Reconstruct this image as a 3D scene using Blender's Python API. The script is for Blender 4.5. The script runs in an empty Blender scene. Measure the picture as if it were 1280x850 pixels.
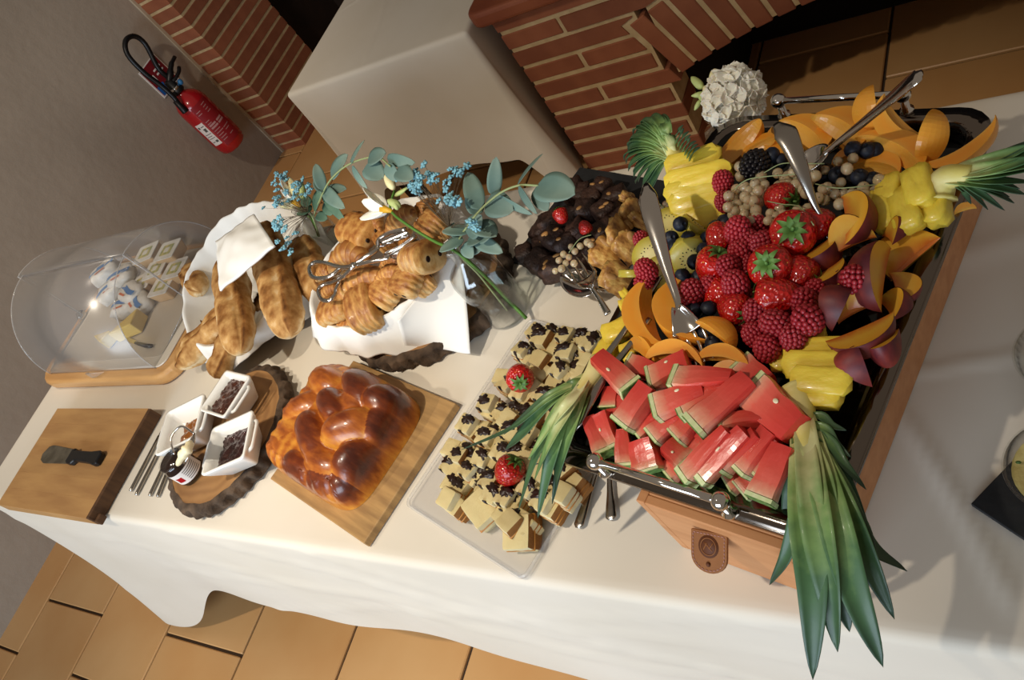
import bpy, bmesh, math, random
from math import sin, cos, pi, radians, sqrt, atan2, exp
from mathutils import Vector, Matrix, noise
R = random.Random(7)
scene = bpy.context.scene
COL = scene.collection
V = Vector

# ------------------------------------------------------------------ camera
FPX, ROLL, PITCH, YAW = 1040.4536, -0.757592, 0.714620, -0.906306
CAM = V((2.497576, -0.261404, 1.700714))
_f = V((sin(YAW)*cos(PITCH), cos(YAW)*cos(PITCH), -sin(PITCH)))
_r = V((cos(YAW), -sin(YAW), 0)); _u = _r.cross(_f)
_R = cos(ROLL)*_r + sin(ROLL)*_u; _U = -sin(ROLL)*_r + cos(ROLL)*_u
cam = bpy.data.cameras.new('camera'); cam.sensor_width = 36; cam.lens = 36*FPX/1280; cam.clip_start = .02
camo = bpy.data.objects.new('camera', cam); COL.objects.link(camo)
camo.matrix_world = Matrix(((_R.x, _U.x, -_f.x, CAM.x), (_R.y, _U.y, -_f.y, CAM.y), (_R.z, _U.z, -_f.z, CAM.z), (0, 0, 0, 1)))
scene.camera = camo

def at(px, py, z=.75):
    """measured photo point -> world point on the horizontal plane of height z (where the thing rests)"""
    d = _f + (px-640)/FPX*_R - (py-425)/FPX*_U
    return CAM + d*((z-CAM.z)/d.z)

# ------------------------------------------------------------------ light
w = bpy.data.worlds.new('world'); scene.world = w; w.use_nodes = True
w.node_tree.nodes['Background'].inputs[0].default_value = (.86, .72, .58, 1)
w.node_tree.nodes['Background'].inputs[1].default_value = .24
def area(name, loc, target, sx, sy, power, col):
    l = bpy.data.lights.new(name, 'AREA'); l.shape = 'RECTANGLE'; l.size = sx; l.size_y = sy; l.energy = power; l.color = col
    o = bpy.data.objects.new(name, l); COL.objects.link(o); o.location = loc
    o.rotation_euler = (V(target)-V(loc)).to_track_quat('-Z', 'Y').to_euler(); return o
def spot(name, loc, target, power, col, ang=95, r=.035, blend=.6):
    l = bpy.data.lights.new(name, 'SPOT'); l.energy = power; l.color = col; l.spot_size = radians(ang); l.spot_blend = blend; l.shadow_soft_size = r
    o = bpy.data.objects.new(name, l); COL.objects.link(o); o.location = loc
    o.rotation_euler = (V(target)-V(loc)).to_track_quat('-Z', 'Y').to_euler(); return o
area('window_daylight', (1.5, -3.0, 1.5), (1.3, .2, .6), 2.6, 1.6, 112, (.70, .84, 1))
spot('ceiling_spot', (1.35, -.50, 2.75), (1.55, .28, .75), 116, (1, .90, .75), 55, .03, 1.0)
spot('ceiling_spot', (.55, -.70, 2.75), (.65, .30, .75), 88, (1, .89, .73), 64, .04, .9)
spot('ceiling_spot', (.2, .3, 2.75), (-.75, 1.2, .7), 75, (1, .87, .72), 80, .05, .9)  # added wall wash to brighten the left wall and side table
scene.view_settings.view_transform = 'Standard'
scene.view_settings.look = 'None'
scene.view_settings.gamma = 1
scene.view_settings.use_curve_mapping = False
scene.view_settings.exposure = 0.0

# ------------------------------------------------------------------ materials
def lin(h):
    if isinstance(h, tuple): return h
    h = h.lstrip('#'); c = [int(h[i:i+2], 16)/255 for i in (0, 2, 4)]
    return tuple((x/12.92 if x <= .04045 else ((x+.055)/1.055)**2.4) for x in c)
MATS = {}
def mat(name, col, rough=.5, metal=0, col2=None, nscale=20, ncon=(.35, .65), bump=0, bscale=60, sss=0, coat=0, spec=.5, trans=0, rnd=0, detail=4, stretch=None, ior=1.45, bdist=.002):
    m = bpy.data.materials.new(name); m.use_nodes = True; MATS[name] = m
    nt = m.node_tree; N = nt.nodes; L = nt.links; b = N['Principled BSDF']
    b.inputs['Base Color'].default_value = (*lin(col), 1); b.inputs['Roughness'].default_value = rough
    b.inputs['Metallic'].default_value = metal; b.inputs['Specular IOR Level'].default_value = spec
    b.inputs['Coat Weight'].default_value = coat; b.inputs['Coat Roughness'].default_value = .12
    b.inputs['Transmission Weight'].default_value = trans; b.inputs['IOR'].default_value = ior
    if sss:
        b.inputs['Subsurface Weight'].default_value = sss; b.inputs['Subsurface Radius'].default_value = (1, .5, .3); b.inputs['Subsurface Scale'].default_value = .006
    tc = N.new('ShaderNodeTexCoord'); src = tc.outputs['Object']
    if stretch:
        mp = N.new('ShaderNodeMapping'); mp.inputs['Scale'].default_value = stretch; L.new(src, mp.inputs['Vector']); src = mp.outputs['Vector']
    if col2:
        n = N.new('ShaderNodeTexNoise'); n.inputs['Scale'].default_value = nscale; n.inputs['Detail'].default_value = detail
        L.new(src, n.inputs['Vector'])
        r = N.new('ShaderNodeValToRGB'); r.color_ramp.elements[0].position = ncon[0]; r.color_ramp.elements[1].position = ncon[1]
        r.color_ramp.elements[0].color = (*lin(col), 1); r.color_ramp.elements[1].color = (*lin(col2), 1)
        L.new(n.outputs['Fac'], r.inputs['Fac']); out = r.outputs['Color']
        if rnd: out = hsv_rnd(nt, out, rnd)
        L.new(out, b.inputs['Base Color'])
    elif rnd:
        c = N.new('ShaderNodeRGB'); c.outputs[0].default_value = (*lin(col), 1); L.new(hsv_rnd(nt, c.outputs[0], rnd), b.inputs['Base Color'])
    if bump:
        n2 = N.new('ShaderNodeTexNoise'); n2.inputs['Scale'].default_value = bscale; n2.inputs['Detail'].default_value = 5
        L.new(src, n2.inputs['Vector'])
        bp = N.new('ShaderNodeBump'); bp.inputs['Strength'].default_value = bump; bp.inputs['Distance'].default_value = bdist
        L.new(n2.outputs['Fac'], bp.inputs['Height']); L.new(bp.outputs['Normal'], b.inputs['Normal'])
    return m
def hsv_rnd(nt, out, rnd):
    N = nt.nodes; L = nt.links
    oi = N.new('ShaderNodeObjectInfo'); mr = N.new('ShaderNodeMapRange'); mr.inputs['To Min'].default_value = 1-rnd; mr.inputs['To Max'].default_value = 1+rnd
    L.new(oi.outputs['Random'], mr.inputs['Value'])
    h = N.new('ShaderNodeHueSaturation'); L.new(mr.outputs['Result'], h.inputs['Value']); L.new(out, h.inputs['Color']); return h.outputs['Color']
def clear(name, tint=(.97, .97, .97), gl=.07, rough=.03, bump=0, bscale=200, diff=0, ior=1.45):
    m = bpy.data.materials.new(name); m.use_nodes = True; MATS[name] = m
    nt = m.node_tree; N = nt.nodes; L = nt.links; N.remove(N['Principled BSDF']); out = N['Material Output']
    t = N.new('ShaderNodeBsdfTransparent'); t.inputs[0].default_value = (*tint, 1)
    g = N.new('ShaderNodeBsdfGlossy'); g.inputs['Roughness'].default_value = rough
    fr = N.new('ShaderNodeLayerWeight'); fr.inputs['Blend'].default_value = .5
    pw = N.new('ShaderNodeMath'); pw.operation = 'POWER'; pw.inputs[1].default_value = 4; L.new(fr.outputs['Facing'], pw.inputs[0])
    f0 = ((ior-1)/(ior+1))**2; ml = N.new('ShaderNodeMath'); ml.operation = 'MULTIPLY_ADD'; ml.inputs[1].default_value = .9; ml.inputs[2].default_value = f0; L.new(pw.outputs[0], ml.inputs[0])
    mx = N.new('ShaderNodeMixShader'); L.new(ml.outputs[0], mx.inputs[0]); L.new(t.outputs[0], mx.inputs[1]); L.new(g.outputs[0], mx.inputs[2])
    res = mx
    if diff:
        d = N.new('ShaderNodeBsdfDiffuse'); d.inputs[0].default_value = (.8, .8, .8, 1)
        m2 = N.new('ShaderNodeMixShader'); m2.inputs[0].default_value = diff; L.new(mx.outputs[0], m2.inputs[1]); L.new(d.outputs[0], m2.inputs[2]); res = m2
    if bump:
        tc = N.new('ShaderNodeTexCoord'); n = N.new('ShaderNodeTexNoise'); n.inputs['Scale'].default_value = bscale; L.new(tc.outputs['Object'], n.inputs['Vector'])
        bp = N.new('ShaderNodeBump'); bp.inputs['Strength'].default_value = bump; bp.inputs['Distance'].default_value = .003
        L.new(n.outputs['Fac'], bp.inputs['Height']); L.new(bp.outputs['Normal'], g.inputs['Normal']); L.new(bp.outputs['Normal'], fr.inputs['Normal'])
    L.new(res.outputs[0], out.inputs['Surface']); return m
def attr_mat(name, stops, rough=.5, coat=0, sss=0, bump=0, bscale=60, rnd=0, attr='bake', nz=0, nzs=60, stretch=None, spec=.5):
    """colour ramp driven by a per-vertex value that belongs to the thing (crust, rind, ripeness)"""
    m = mat(name, stops[0][1], rough, coat=coat, sss=sss, bump=bump, bscale=bscale, stretch=stretch, spec=spec)
    nt = m.node_tree; N = nt.nodes; L = nt.links; b = N['Principled BSDF']
    a = N.new('ShaderNodeAttribute'); a.attribute_name = attr; fac = a.outputs['Fac']
    if nz:
        tc = N.new('ShaderNodeTexCoord'); n = N.new('ShaderNodeTexNoise'); n.inputs['Scale'].default_value = nzs; n.inputs['Detail'].default_value = 5
        src = tc.outputs['Object']
        if stretch:
            mp = N.new('ShaderNodeMapping'); mp.inputs['Scale'].default_value = stretch; L.new(src, mp.inputs['Vector']); src = mp.outputs['Vector']
        L.new(src, n.inputs['Vector'])
        ma = N.new('ShaderNodeMath'); ma.operation = 'MULTIPLY_ADD'; ma.inputs[1].default_value = nz; ma.inputs[2].default_value = -nz/2
        L.new(n.outputs['Fac'], ma.inputs[0]); ad = N.new('ShaderNodeMath'); ad.operation = 'ADD'; L.new(fac, ad.inputs[0]); L.new(ma.outputs[0], ad.inputs[1]); fac = ad.outputs[0]
    r = N.new('ShaderNodeValToRGB'); e = r.color_ramp.elements
    while len(e) < len(stops): e.new(.5)
    for i, (p_, c_) in enumerate(stops): e[i].position = p_; e[i].color = (*lin(c_), 1)
    L.new(fac, r.inputs['Fac']); out = r.outputs['Color']
    if rnd: out = hsv_rnd(nt, out, rnd)
    L.new(out, b.inputs['Base Color']); return m

# ------------------------------------------------------------------ mesh builder
class MB:
    def __init__(s): s.v = []; s.f = []; s.m = []; s.a = []; s.mi = 0; s.T = None; s.av = 0
    def add(s, vs, fs, av=None):
        o = len(s.v)
        for i, q in enumerate(vs):
            q = V(q); s.v.append(s.T @ q if s.T else q); s.a.append(s.av if av is None else av[i])
        for f in fs: s.f.append([o+i for i in f]); s.m.append(s.mi)
    def box(s, c, d, rot=None):
        c = V(c); h = V(d)/2; vs = []
        for x in (-1, 1):
            for y in (-1, 1):
                for z in (-1, 1):
                    q = V((x*h.x, y*h.y, z*h.z)); vs.append((rot @ q if rot else q)+c)
        s.add(vs, [(0, 1, 3, 2), (4, 6, 7, 5), (0, 4, 5, 1), (2, 3, 7, 6), (0, 2, 6, 4), (1, 5, 7, 3)]); return s
    def tube(s, path, rad, seg=8, caps=True, flat=None, up=None):
        path = [V(q) for q in path]; n = len(path)
        if not hasattr(rad, '__len__'): rad = [rad]*n
        vs = []; fs = []; prev = None
        for i, q in enumerate(path):
            t = (path[min(i+1, n-1)]-path[max(i-1, 0)]).normalized()
            if prev is None:
                h = V(up) if up else (V((0, 0, 1)) if abs(t.z) < .9 else V((1, 0, 0)))
                a = (h-t*h.dot(t)).normalized()
            else: a = (prev-t*prev.dot(t)).normalized()
            prev = a; b = t.cross(a); fl = flat[i] if flat else 1
            for k in range(seg):
                an = 2*pi*k/seg; vs.append(q+a*cos(an)*rad[i]*fl+b*sin(an)*rad[i])
        for i in range(n-1):
            for k in range(seg): fs.append((i*seg+k, i*seg+(k+1) % seg, (i+1)*seg+(k+1) % seg, (i+1)*seg+k))
        if caps: fs.append(tuple(range(seg))[::-1]); fs.append(tuple((n-1)*seg+k for k in range(seg)))
        s.add(vs, fs); return s
    def lathe(s, prof, seg=24, wob=None, c=(0, 0, 0)):
        vs = []; fs = []; n = len(prof); c = V(c)
        for i, (r, z) in enumerate(prof):
            for k in range(seg):
                an = 2*pi*k/seg; rr = r*(wob(an, i) if wob else 1); vs.append(c+V((rr*cos(an), rr*sin(an), z)))
        for i in range(n-1):
            for k in range(seg): fs.append((i*seg+k, i*seg+(k+1) % seg, (i+1)*seg+(k+1) % seg, (i+1)*seg+k))
        fs.append(tuple(range(seg))[::-1]); fs.append(tuple((n-1)*seg+k for k in range(seg)))
        s.add(vs, fs); return s
    def ball(s, c, r, seg=12, rings=8, rot=None, wob=None):
        c = V(c); r = V((r, r, r)) if not hasattr(r, '__len__') else V(r); vs = []; fs = []
        for i in range(rings+1):
            th = pi*i/rings
            for k in range(seg):
                an = 2*pi*k/seg; q = V((sin(th)*cos(an), sin(th)*sin(an), cos(th)))
                g = wob(q) if wob else 1
                q = V((q.x*r.x, q.y*r.y, q.z*r.z))*g; vs.append((rot @ q if rot else q)+c)
        for i in range(rings):
            for k in range(seg): fs.append((i*seg+k, (i+1)*seg+k, (i+1)*seg+(k+1) % seg, i*seg+(k+1) % seg))
        s.add(vs, fs); return s
    def grid(s, fn, nu, nv, closeu=False, val=None):
        vs = []; fs = []; av = []
        for i in range(nu+(0 if closeu else 1)):
            for j in range(nv+1):
                vs.append(fn(i/nu, j/nv)); av.append(val(i/nu, j/nv) if val else s.av)
        m = nu if closeu else nu+1
        for i in range(nu):
            for j in range(nv):
                i2 = (i+1) % m; fs.append((i*(nv+1)+j, i2*(nv+1)+j, i2*(nv+1)+j+1, i*(nv+1)+j+1))
        s.add(vs, fs, av); return s
    def prism(s, poly, z0, z1, top=1.0):
        n = len(poly); cx = sum(q[0] for q in poly)/n; cy = sum(q[1] for q in poly)/n
        vs = [(x, y, z0) for x, y in poly]+[(cx+(x-cx)*top, cy+(y-cy)*top, z1) for x, y in poly]
        fs = [tuple(range(n))[::-1], tuple(range(n, 2*n))]+[(i, (i+1) % n, n+(i+1) % n, n+i) for i in range(n)]
        s.add(vs, fs); return s
    def mesh(s, name, mats, smooth=True, weld=0, bake=False):
        me = bpy.data.meshes.new(name); me.from_pydata([tuple(q) for q in s.v], [], s.f)
        for mm in (mats if isinstance(mats, (list, tuple)) else [mats]): me.materials.append(MATS[mm] if isinstance(mm, str) else mm)
        me.polygons.foreach_set('material_index', s.m); me.polygons.foreach_set('use_smooth', [bool(smooth)]*len(s.f))
        if bake:
            at_ = me.attributes.new('bake', 'FLOAT', 'POINT'); at_.data.foreach_set('value', s.a)
        if weld:
            bm = bmesh.new(); bm.from_mesh(me); bmesh.ops.remove_doubles(bm, verts=bm.verts, dist=weld); bm.to_mesh(me); bm.free()
        bm = bmesh.new(); bm.from_mesh(me); bmesh.ops.recalc_face_normals(bm, faces=bm.faces); bm.to_mesh(me); bm.free()
        me.update(); return me
    def build(s, name, mats, parent=None, smooth=True, bevel=0, bseg=2, solid=0, sub=0, bake=False, weld=0, **kw):
        o = link(name, s.mesh(name, mats, smooth, weld, bake), parent); mods(o, bevel, bseg, solid, sub)
        if kw: tag(o, **kw)
        return o
def mods(o, bevel=0, bseg=2, solid=0, sub=0):
    if solid: q = o.modifiers.new('solid', 'SOLIDIFY'); q.thickness = solid; q.offset = 0
    if bevel: q = o.modifiers.new('bevel', 'BEVEL'); q.width = bevel; q.segments = bseg; q.limit_method = 'ANGLE'
    if sub: q = o.modifiers.new('sub', 'SUBSURF'); q.levels = sub; q.render_levels = sub
def link(name, data, parent=None):
    o = bpy.data.objects.new(name, data); COL.objects.link(o)
    if parent: o.parent = parent
    return o
def tag(o, label=None, cat=None, group=None, kind=None):
    if label: o['label'] = label
    if cat: o['category'] = cat
    if group: o['group'] = group
    if kind: o['kind'] = kind
    return o
def thing(name, label, cat, loc=(0, 0, 0), rz=0, group=None):
    o = link(name, None); o.empty_display_size = .02; o.location = loc; o.rotation_euler = (0, 0, rz); return tag(o, label, cat, group)
def struct(o): o['kind'] = 'structure'; return o
def axmat(p1, p2, roll=0, sx=None, sy=1, sz=None, mid=False):
    p1 = V(p1); p2 = V(p2); d = p2-p1; L = d.length; x = d.normalized()
    h = V((0, 0, 1)) if abs(x.z) < .95 else V((0, 1, 0))
    y = h.cross(x).normalized(); z = x.cross(y)
    sx = L if sx is None else sx; sz = sy if sz is None else sz
    m = Matrix(((x.x, y.x, z.x), (x.y, y.y, z.y), (x.z, y.z, z.z))).to_4x4() @ Matrix.Rotation(roll, 4, 'X') @ Matrix.Diagonal((sx, sy, sz, 1))
    m.translation = (p1+p2)/2 if mid else p1
    return m
def inst(name, me, mtx, parts=(), label=None, cat=None, group=None, parent=None, bevel=0, sub=0):
    """one more individual of a kind: its own object (shared mesh data) with its own part objects"""
    o = link(name, me, parent)
    if parent: o.matrix_local = mtx
    else: o.matrix_world = mtx
    mods(o, bevel=bevel, sub=sub)
    for (n, m2) in parts: link(n, m2, o)
    if label: tag(o, label, cat, group)
    return o
def nz(*a): return noise.noise(V(a))
def spl(pts, n=24):
    pts = [V(q) for q in pts]; out = []
    P = [pts[0]*2-pts[1]]+pts+[pts[-1]*2-pts[-2]]; m = len(pts)-1
    for i in range(n+1):
        t = i/n*m; k = min(int(t), m-1); t -= k; a, b, c, d = P[k:k+4]
        out.append(.5*((2*b)+(c-a)*t+(2*a-5*b+4*c-d)*t*t+(3*b-a-3*c+d)*t**3))
    return out
def cyl_between(mb, p, q, r, seg=10): mb.tube([p, q], r, seg)
def sstep(a, b, x):
    t = max(0, min(1, (x-a)/(b-a))); return t*t*(3-2*t)

mat('plaster', '#a89b8b', .9, col2='#978a7b', nscale=1.6, bump=.25, bscale=26, bdist=.01)
mat('terracotta', '#c8935a', .42, col2='#d2a36c', nscale=2.2, rnd=.07, bump=.06, bscale=14)
mat('grout', '#4a3a2c', .95)
mat('mortar', '#c9b085', .95, col2='#b89d72', nscale=30, bump=.4, bscale=80)
mat('brick', '#94583a', .85, col2='#834a30', nscale=9, rnd=.16, bump=.35, bscale=50)
mat('clay_slab', '#8a4a2c', .5, col2='#7a3c24', nscale=6)
mat('lining_black', '#120c08', .95)
mat('dark_wood_and_gloom', '#2a1c12', .7, col2='#1c120b', nscale=8)  # wood of the tables; on the far walls, darkness put into the colour
mat('linen', '#ded5c6', .92, col2='#d8cebd', nscale=3, bump=.08, bscale=900, bdist=.0005, spec=.2)
mat('napkin', '#eae8e2', .9, bump=.05, bscale=800, bdist=.0005, spec=.2)
mat('steel', '#cfc9c2', .12, 1)
mat('steel_dull', '#a8a29a', .24, 1)
mat('chrome', '#dcd8d2', .06, 1)
mat('black_plastic', '#0d0d0f', .4)
mat('slate', '#141415', .75, col2='#1e1e20', nscale=25, bump=.4, bscale=60)
mat('white_china', '#eeece6', .12, spec=.6, coat=.3)
# ------------------------------------------------------------------ the setting
TW, TL = .4035, .4235
mb = MB(); mb.box((1.2, 1.0, -.02), (5.0, 5.2, .02)); floor = struct(mb.build('floor', 'grout', smooth=False))
mb = MB(); mb.box((0, 0, -.006), (TW-.009, TL-.009, .012)); tile_me = mb.mesh('tile', 'terracotta', False)
for k in range(-4, 8):
    x = .358+TW*k; off = -.13 if k % 2 else -.333
    for j in range(-2, 8):
        y = off+TL*j
        if y > 2.9 or x+TW < -1.03: continue
        o = link('tile', tile_me, floor); o.location = (x+TW/2, y+TL/2, 0); mods(o, bevel=.003, bseg=1)
WX = -1.0286
mb = MB(); mb.box((WX-.06, .43, 1.3), (.12, 3.66, 2.6)); struct(mb.build('wall_left', 'plaster', smooth=False))
mb = MB(); mb.box((1.2, 3.2, 1.3), (5.0, .1, 2.6)); struct(mb.build('wall_back', 'dark_wood_and_gloom', smooth=False))  # dark colour stands in for the unlit room beyond the pier
mb = MB(); mb.box((-.98, 2.95, 1.3), (.1, .5, 2.6)); struct(mb.build('wall_alcove', 'dark_wood_and_gloom', smooth=False))  # same painted darkness on the wall past the pier
# brick pier at the end of the plastered wall
mb = MB(); mb.box((-.938, 2.4875, .75), (.172, .448, 1.5)); pier = struct(mb.build('wall_pier', 'mortar', smooth=False))
mb = MB(); mb.box((0, 0, 0), (.176, .455, .0465)); bme = mb.mesh('brick', 'brick', False)
for k in range(25):
    o = link('brick', bme, pier); o.location = (-.936+R.uniform(-.001, .001), 2.4875+R.uniform(-.001, .001), .098+.06*(k-1)-.03); mods(o, bevel=.002, bseg=1)
mb = MB(); mb.box((WX+.004, 2.2535, 1.3), (.012, .016, 2.6)); struct(mb.build('trim_1', mat('bead', '#b7a88f', .8), smooth=False))

# brick counter with a low arch
YF = 1.49
def circle3(a, b, c):
    ax, ay = a; bx, by = b; cx, cy = c; d = 2*(ax*(by-cy)+bx*(cy-ay)+cx*(ay-by))
    ux = ((ax*ax+ay*ay)*(by-cy)+(bx*bx+by*by)*(cy-ay)+(cx*cx+cy*cy)*(ay-by))/d
    uy = ((ax*ax+ay*ay)*(cx-bx)+(bx*bx+by*by)*(ax-cx)+(cx*cx+cy*cy)*(bx-ax))/d
    return ux, uy, sqrt((ax-ux)**2+(ay-uy)**2)
ACX, ACZ, AR = circle3((1.575, .405), (1.746, .463), (1.935, .507))
AR2 = AR+.195
X0, XJ, XE, ZT = 1.152, 1.542, 3.3, .735
phi0 = atan2(.405-ACZ, 1.575-ACX)          # springing (left)
counter = struct(link('wall_counter', None))
# mortar core: pieces set back behind the brick faces
mb = MB()
mb.box(((X0+XJ)/2+.001, YF+.054, ZT/2), (XJ-X0-.008, .10, ZT))
n = 26; poly = []
phi1 = pi-phi0
for i in range(n+1):
    a_ = phi0+(phi1-phi0)*i/n; poly.append((ACX+(AR+.006)*cos(a_), ACZ+(AR+.006)*sin(a_)))
for i in range(n):
    (xa, za), (xb, zb) = poly[i], poly[i+1]
    vs = [(xa, YF+.004, za), (xb, YF+.004, zb), (xb, YF+.004, ZT), (xa, YF+.004, ZT), (xa, YF+.11, za), (xb, YF+.11, zb), (xb, YF+.11, ZT), (xa, YF+.11, ZT)]
    mb.add(vs, [(0, 1, 2, 3), (7, 6, 5, 4), (0, 4, 5, 1), (3, 2, 6, 7)])
mb.build('mortar', 'mortar', counter, smooth=False)
def clip(poly, nx, nzv, d):
    out = []
    for i in range(len(poly)):
        a, b = poly[i], poly[(i+1) % len(poly)]; da = a[0]*nx+a[1]*nzv-d; db = b[0]*nx+b[1]*nzv-d
        if da >= 0: out.append(a)
        if da*db < 0: t = da/(da-db); out.append((a[0]+(b[0]-a[0])*t, a[1]+(b[1]-a[1])*t))
    return out
def area2(poly): return abs(sum(poly[i][0]*poly[(i+1) % len(poly)][1]-poly[(i+1) % len(poly)][0]*poly[i][1] for i in range(len(poly))))/2 if len(poly) > 2 else 0
def brick_poly(*polys, y0=YF, y1=YF+.105):
    polys = [q for q in polys if area2(q) > 1.2e-4]
    if not polys or sum(area2(q) for q in polys) < 2.5e-4: return
    cx = sum(q[0] for q in polys[0])/len(polys[0]); cz = sum(q[1] for q in polys[0])/len(polys[0])
    mb = MB(); dy = R.uniform(-.0015, .0015)
    for poly in polys:
        nn = len(poly); vs = [(x-cx, y0+dy, z-cz) for x, z in poly]+[(x-cx, y1, z-cz) for x, z in poly]
        mb.add(vs, [tuple(range(nn)), tuple(range(nn, 2*nn))[::-1]]+[(i, (i+1) % nn, nn+(i+1) % nn, nn+i) for i in range(nn)])
    o = mb.build('brick', 'brick', counter, smooth=False, bevel=.0025 if len(polys) == 1 else 0, bseg=1); o.location = (cx, 0, cz)
sp_in = (ACX+AR*cos(phi0), ACZ+AR*sin(phi0)); sp_out = (ACX+AR2*cos(phi0), ACZ+AR2*sin(phi0))
zc = .7345; row = 0; J = .0135
while zc > .01:
    z1 = zc; z0 = zc-.0605+J
    xs = X0-(.1965 if row % 2 else 0)-.003
    while xs < XE-.1:
        a0, a1 = max(xs, X0), xs+.393-J; xs += .393
        if a1 < X0+.02: continue
        poly = [(a0, z0), (a1, z0), (a1, z1), (a0, z1)]; cx = (a0+a1)/2; czm = (z0+z1)/2
        if cx > 2*ACX-XJ: 
            continue
        an = atan2(czm-ACZ, cx-ACX)
        tx, tz = -sin(phi0), cos(phi0); dl = sp_in[0]*tx+sp_in[1]*tz                # springing line
        lo = czm < sp_in[1]-.02
        left = poly if lo else clip(poly, tx, tz, dl+J*.8)
        left = clip(left, -1, 0, -XJ) if lo else left
        right = [] if lo else clip(poly, -tx, -tz, -dl-J*.8)
        if len(right) > 2:
            an = atan2(sum(q[1] for q in right)/len(right)-ACZ, sum(q[0] for q in right)/len(right)-ACX)
            an = atan2(max(q[1] for q in right)-ACZ, sum(q[0] for q in right)/len(right)-ACX)
            right = clip(right, cos(an), sin(an), ACX*cos(an)+ACZ*sin(an)+AR2+J)     # keep outside the extrados
        brick_poly(left, right)
    zc -= .0605; row += 1
nv = int(abs(phi1-phi0)*AR/.0575); 
for i in range(nv):
    a0 = phi0+(phi1-phi0)*i/nv; a1 = phi0+(phi1-phi0)*(i+1)/nv; g = J*.5/AR
    a0 -= g; a1 += g
    pts = [(ACX+r*cos(a), ACZ+r*sin(a)) for r, a in ((AR, a0), (AR, a1), (AR2, a1), (AR2, a0))]
    if pts[0][0] < XE: brick_poly(pts)
mb = MB()
mb.box((XJ-.16, 1.84, .36), (.31, .5, .72)); mb.box((2.4, 2.13, .36), (1.9, .06, .72)); mb.box((3.35, 1.84, .36), (.1, .6, .72))
mb.build('arch_lining', 'lining_black', counter, smooth=False)  # near-black walls inside the arch
# clay ledge with a rounded end
mb = MB(); poly = [(3.4, 1.45), (3.4, 2.2), (1.11, 2.2)]
for i in range(9):
    a_ = pi+pi/2*i/8; poly.append((1.155+.045*cos(a_), 1.495+.045*sin(a_)))
mb.prism(poly, .735, .782)
mb.build('ledge', 'clay_slab', counter, smooth=False, bevel=.012, bseg=3)

# ------------------------------------------------------------------ tables and cloths
def table(name, label, x0, x1, y0, y1, zt):
    t = thing(name, label, 'table', ((x0+x1)/2, (y0+y1)/2, 0)); hx, hy = (x1-x0)/2, (y1-y0)/2
    mb = MB(); mb.box((0, 0, zt-.021), (2*hx-.03, 2*hy-.03, .03)); mb.build('tabletop', 'dark_wood_and_gloom', t, smooth=False)
    for sx in (-1, 1):
        for sy in (-1, 1):
            mb = MB(); mb.box((sx*(hx-.08), sy*(hy-.08), (zt-.037)/2), (.05, .05, zt-.037)); mb.build('leg', 'dark_wood_and_gloom', t, smooth=False)
def cloth(name, label, x0, x1, y0, y1, zt, hem, flare, wr, nx, ny, cat='tablecloth', creases=()):
    r = .014; a0, a1, b0, b1 = x0+r, x1-r, y0+r, y1-r
    def ztop(x, y):
        e = min(x-a0, a1-x, y-b0, b1-y); d = sstep(0, .05, e)
        h = wr*(nz(x*3.1, y*3.7, 2)*.6+nz(x*9, y*7, 5)*.4)
        for (cx, cy, dx, dy, wd, hh, ln) in creases:
            l_ = sqrt(dx*dx+dy*dy); s_ = ((x-cx)*dx+(y-cy)*dy)/l_; t_ = (-(x-cx)*dy+(y-cy)*dx)/l_
            t_ += .012*sin(s_*9+cx*7)
            h += hh*exp(-(t_/wd)**2)*sstep(ln, ln*.6, abs(s_))
        return zt-.0012+(min(h, .0010) if not creases else h)*d
    mb = MB(); mb.grid(lambda u, v: (a0+(a1-a0)*u, b0+(b1-b0)*v, ztop(a0+(a1-a0)*u, b0+(b1-b0)*v)), nx, ny)
    per = []
    def edge(p, q, nrm, n):
        for i in range(n): per.append((p[0]+(q[0]-p[0])*i/n, p[1]+(q[1]-p[1])*i/n, nrm))
    def fan(p, an):
        for i in range(10): t = an+pi/2*i/10; per.append((p[0], p[1], (cos(t), sin(t))))
    edge((a0, b0), (a1, b0), (0, -1), nx); fan((a1, b0), -pi/2); edge((a1, b0), (a1, b1), (1, 0), ny); fan((a1, b1), 0)
    edge((a1, b1), (a0, b1), (0, 1), nx); fan((a0, b1), pi/2); edge((a0, b1), (a0, b0), (-1, 0), ny); fan((a0, b0), pi)
    m = len(per); nr = 26
    def fn(u, v):
        bx, by, (ox, oy) = per[int(round(u*m)) % m]
        z_ = hem(bx, by, ox, oy)
        if v < .15:
            t = v/.15*pi/2; off = r*sin(t); z = zt-.0012-r*(1-cos(t))
        else:
            t = (v-.15)/.85; z = zt-.0012-r-(zt-r-z_)*t; off = r+flare(bx, by, ox, oy, t)
        return (bx+ox*off, by+oy*off, z)
    mb.grid(fn, m, nr, closeu=True)
    o = mb.build(name, 'linen', weld=.0004); return tag(o, label, cat)

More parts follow.
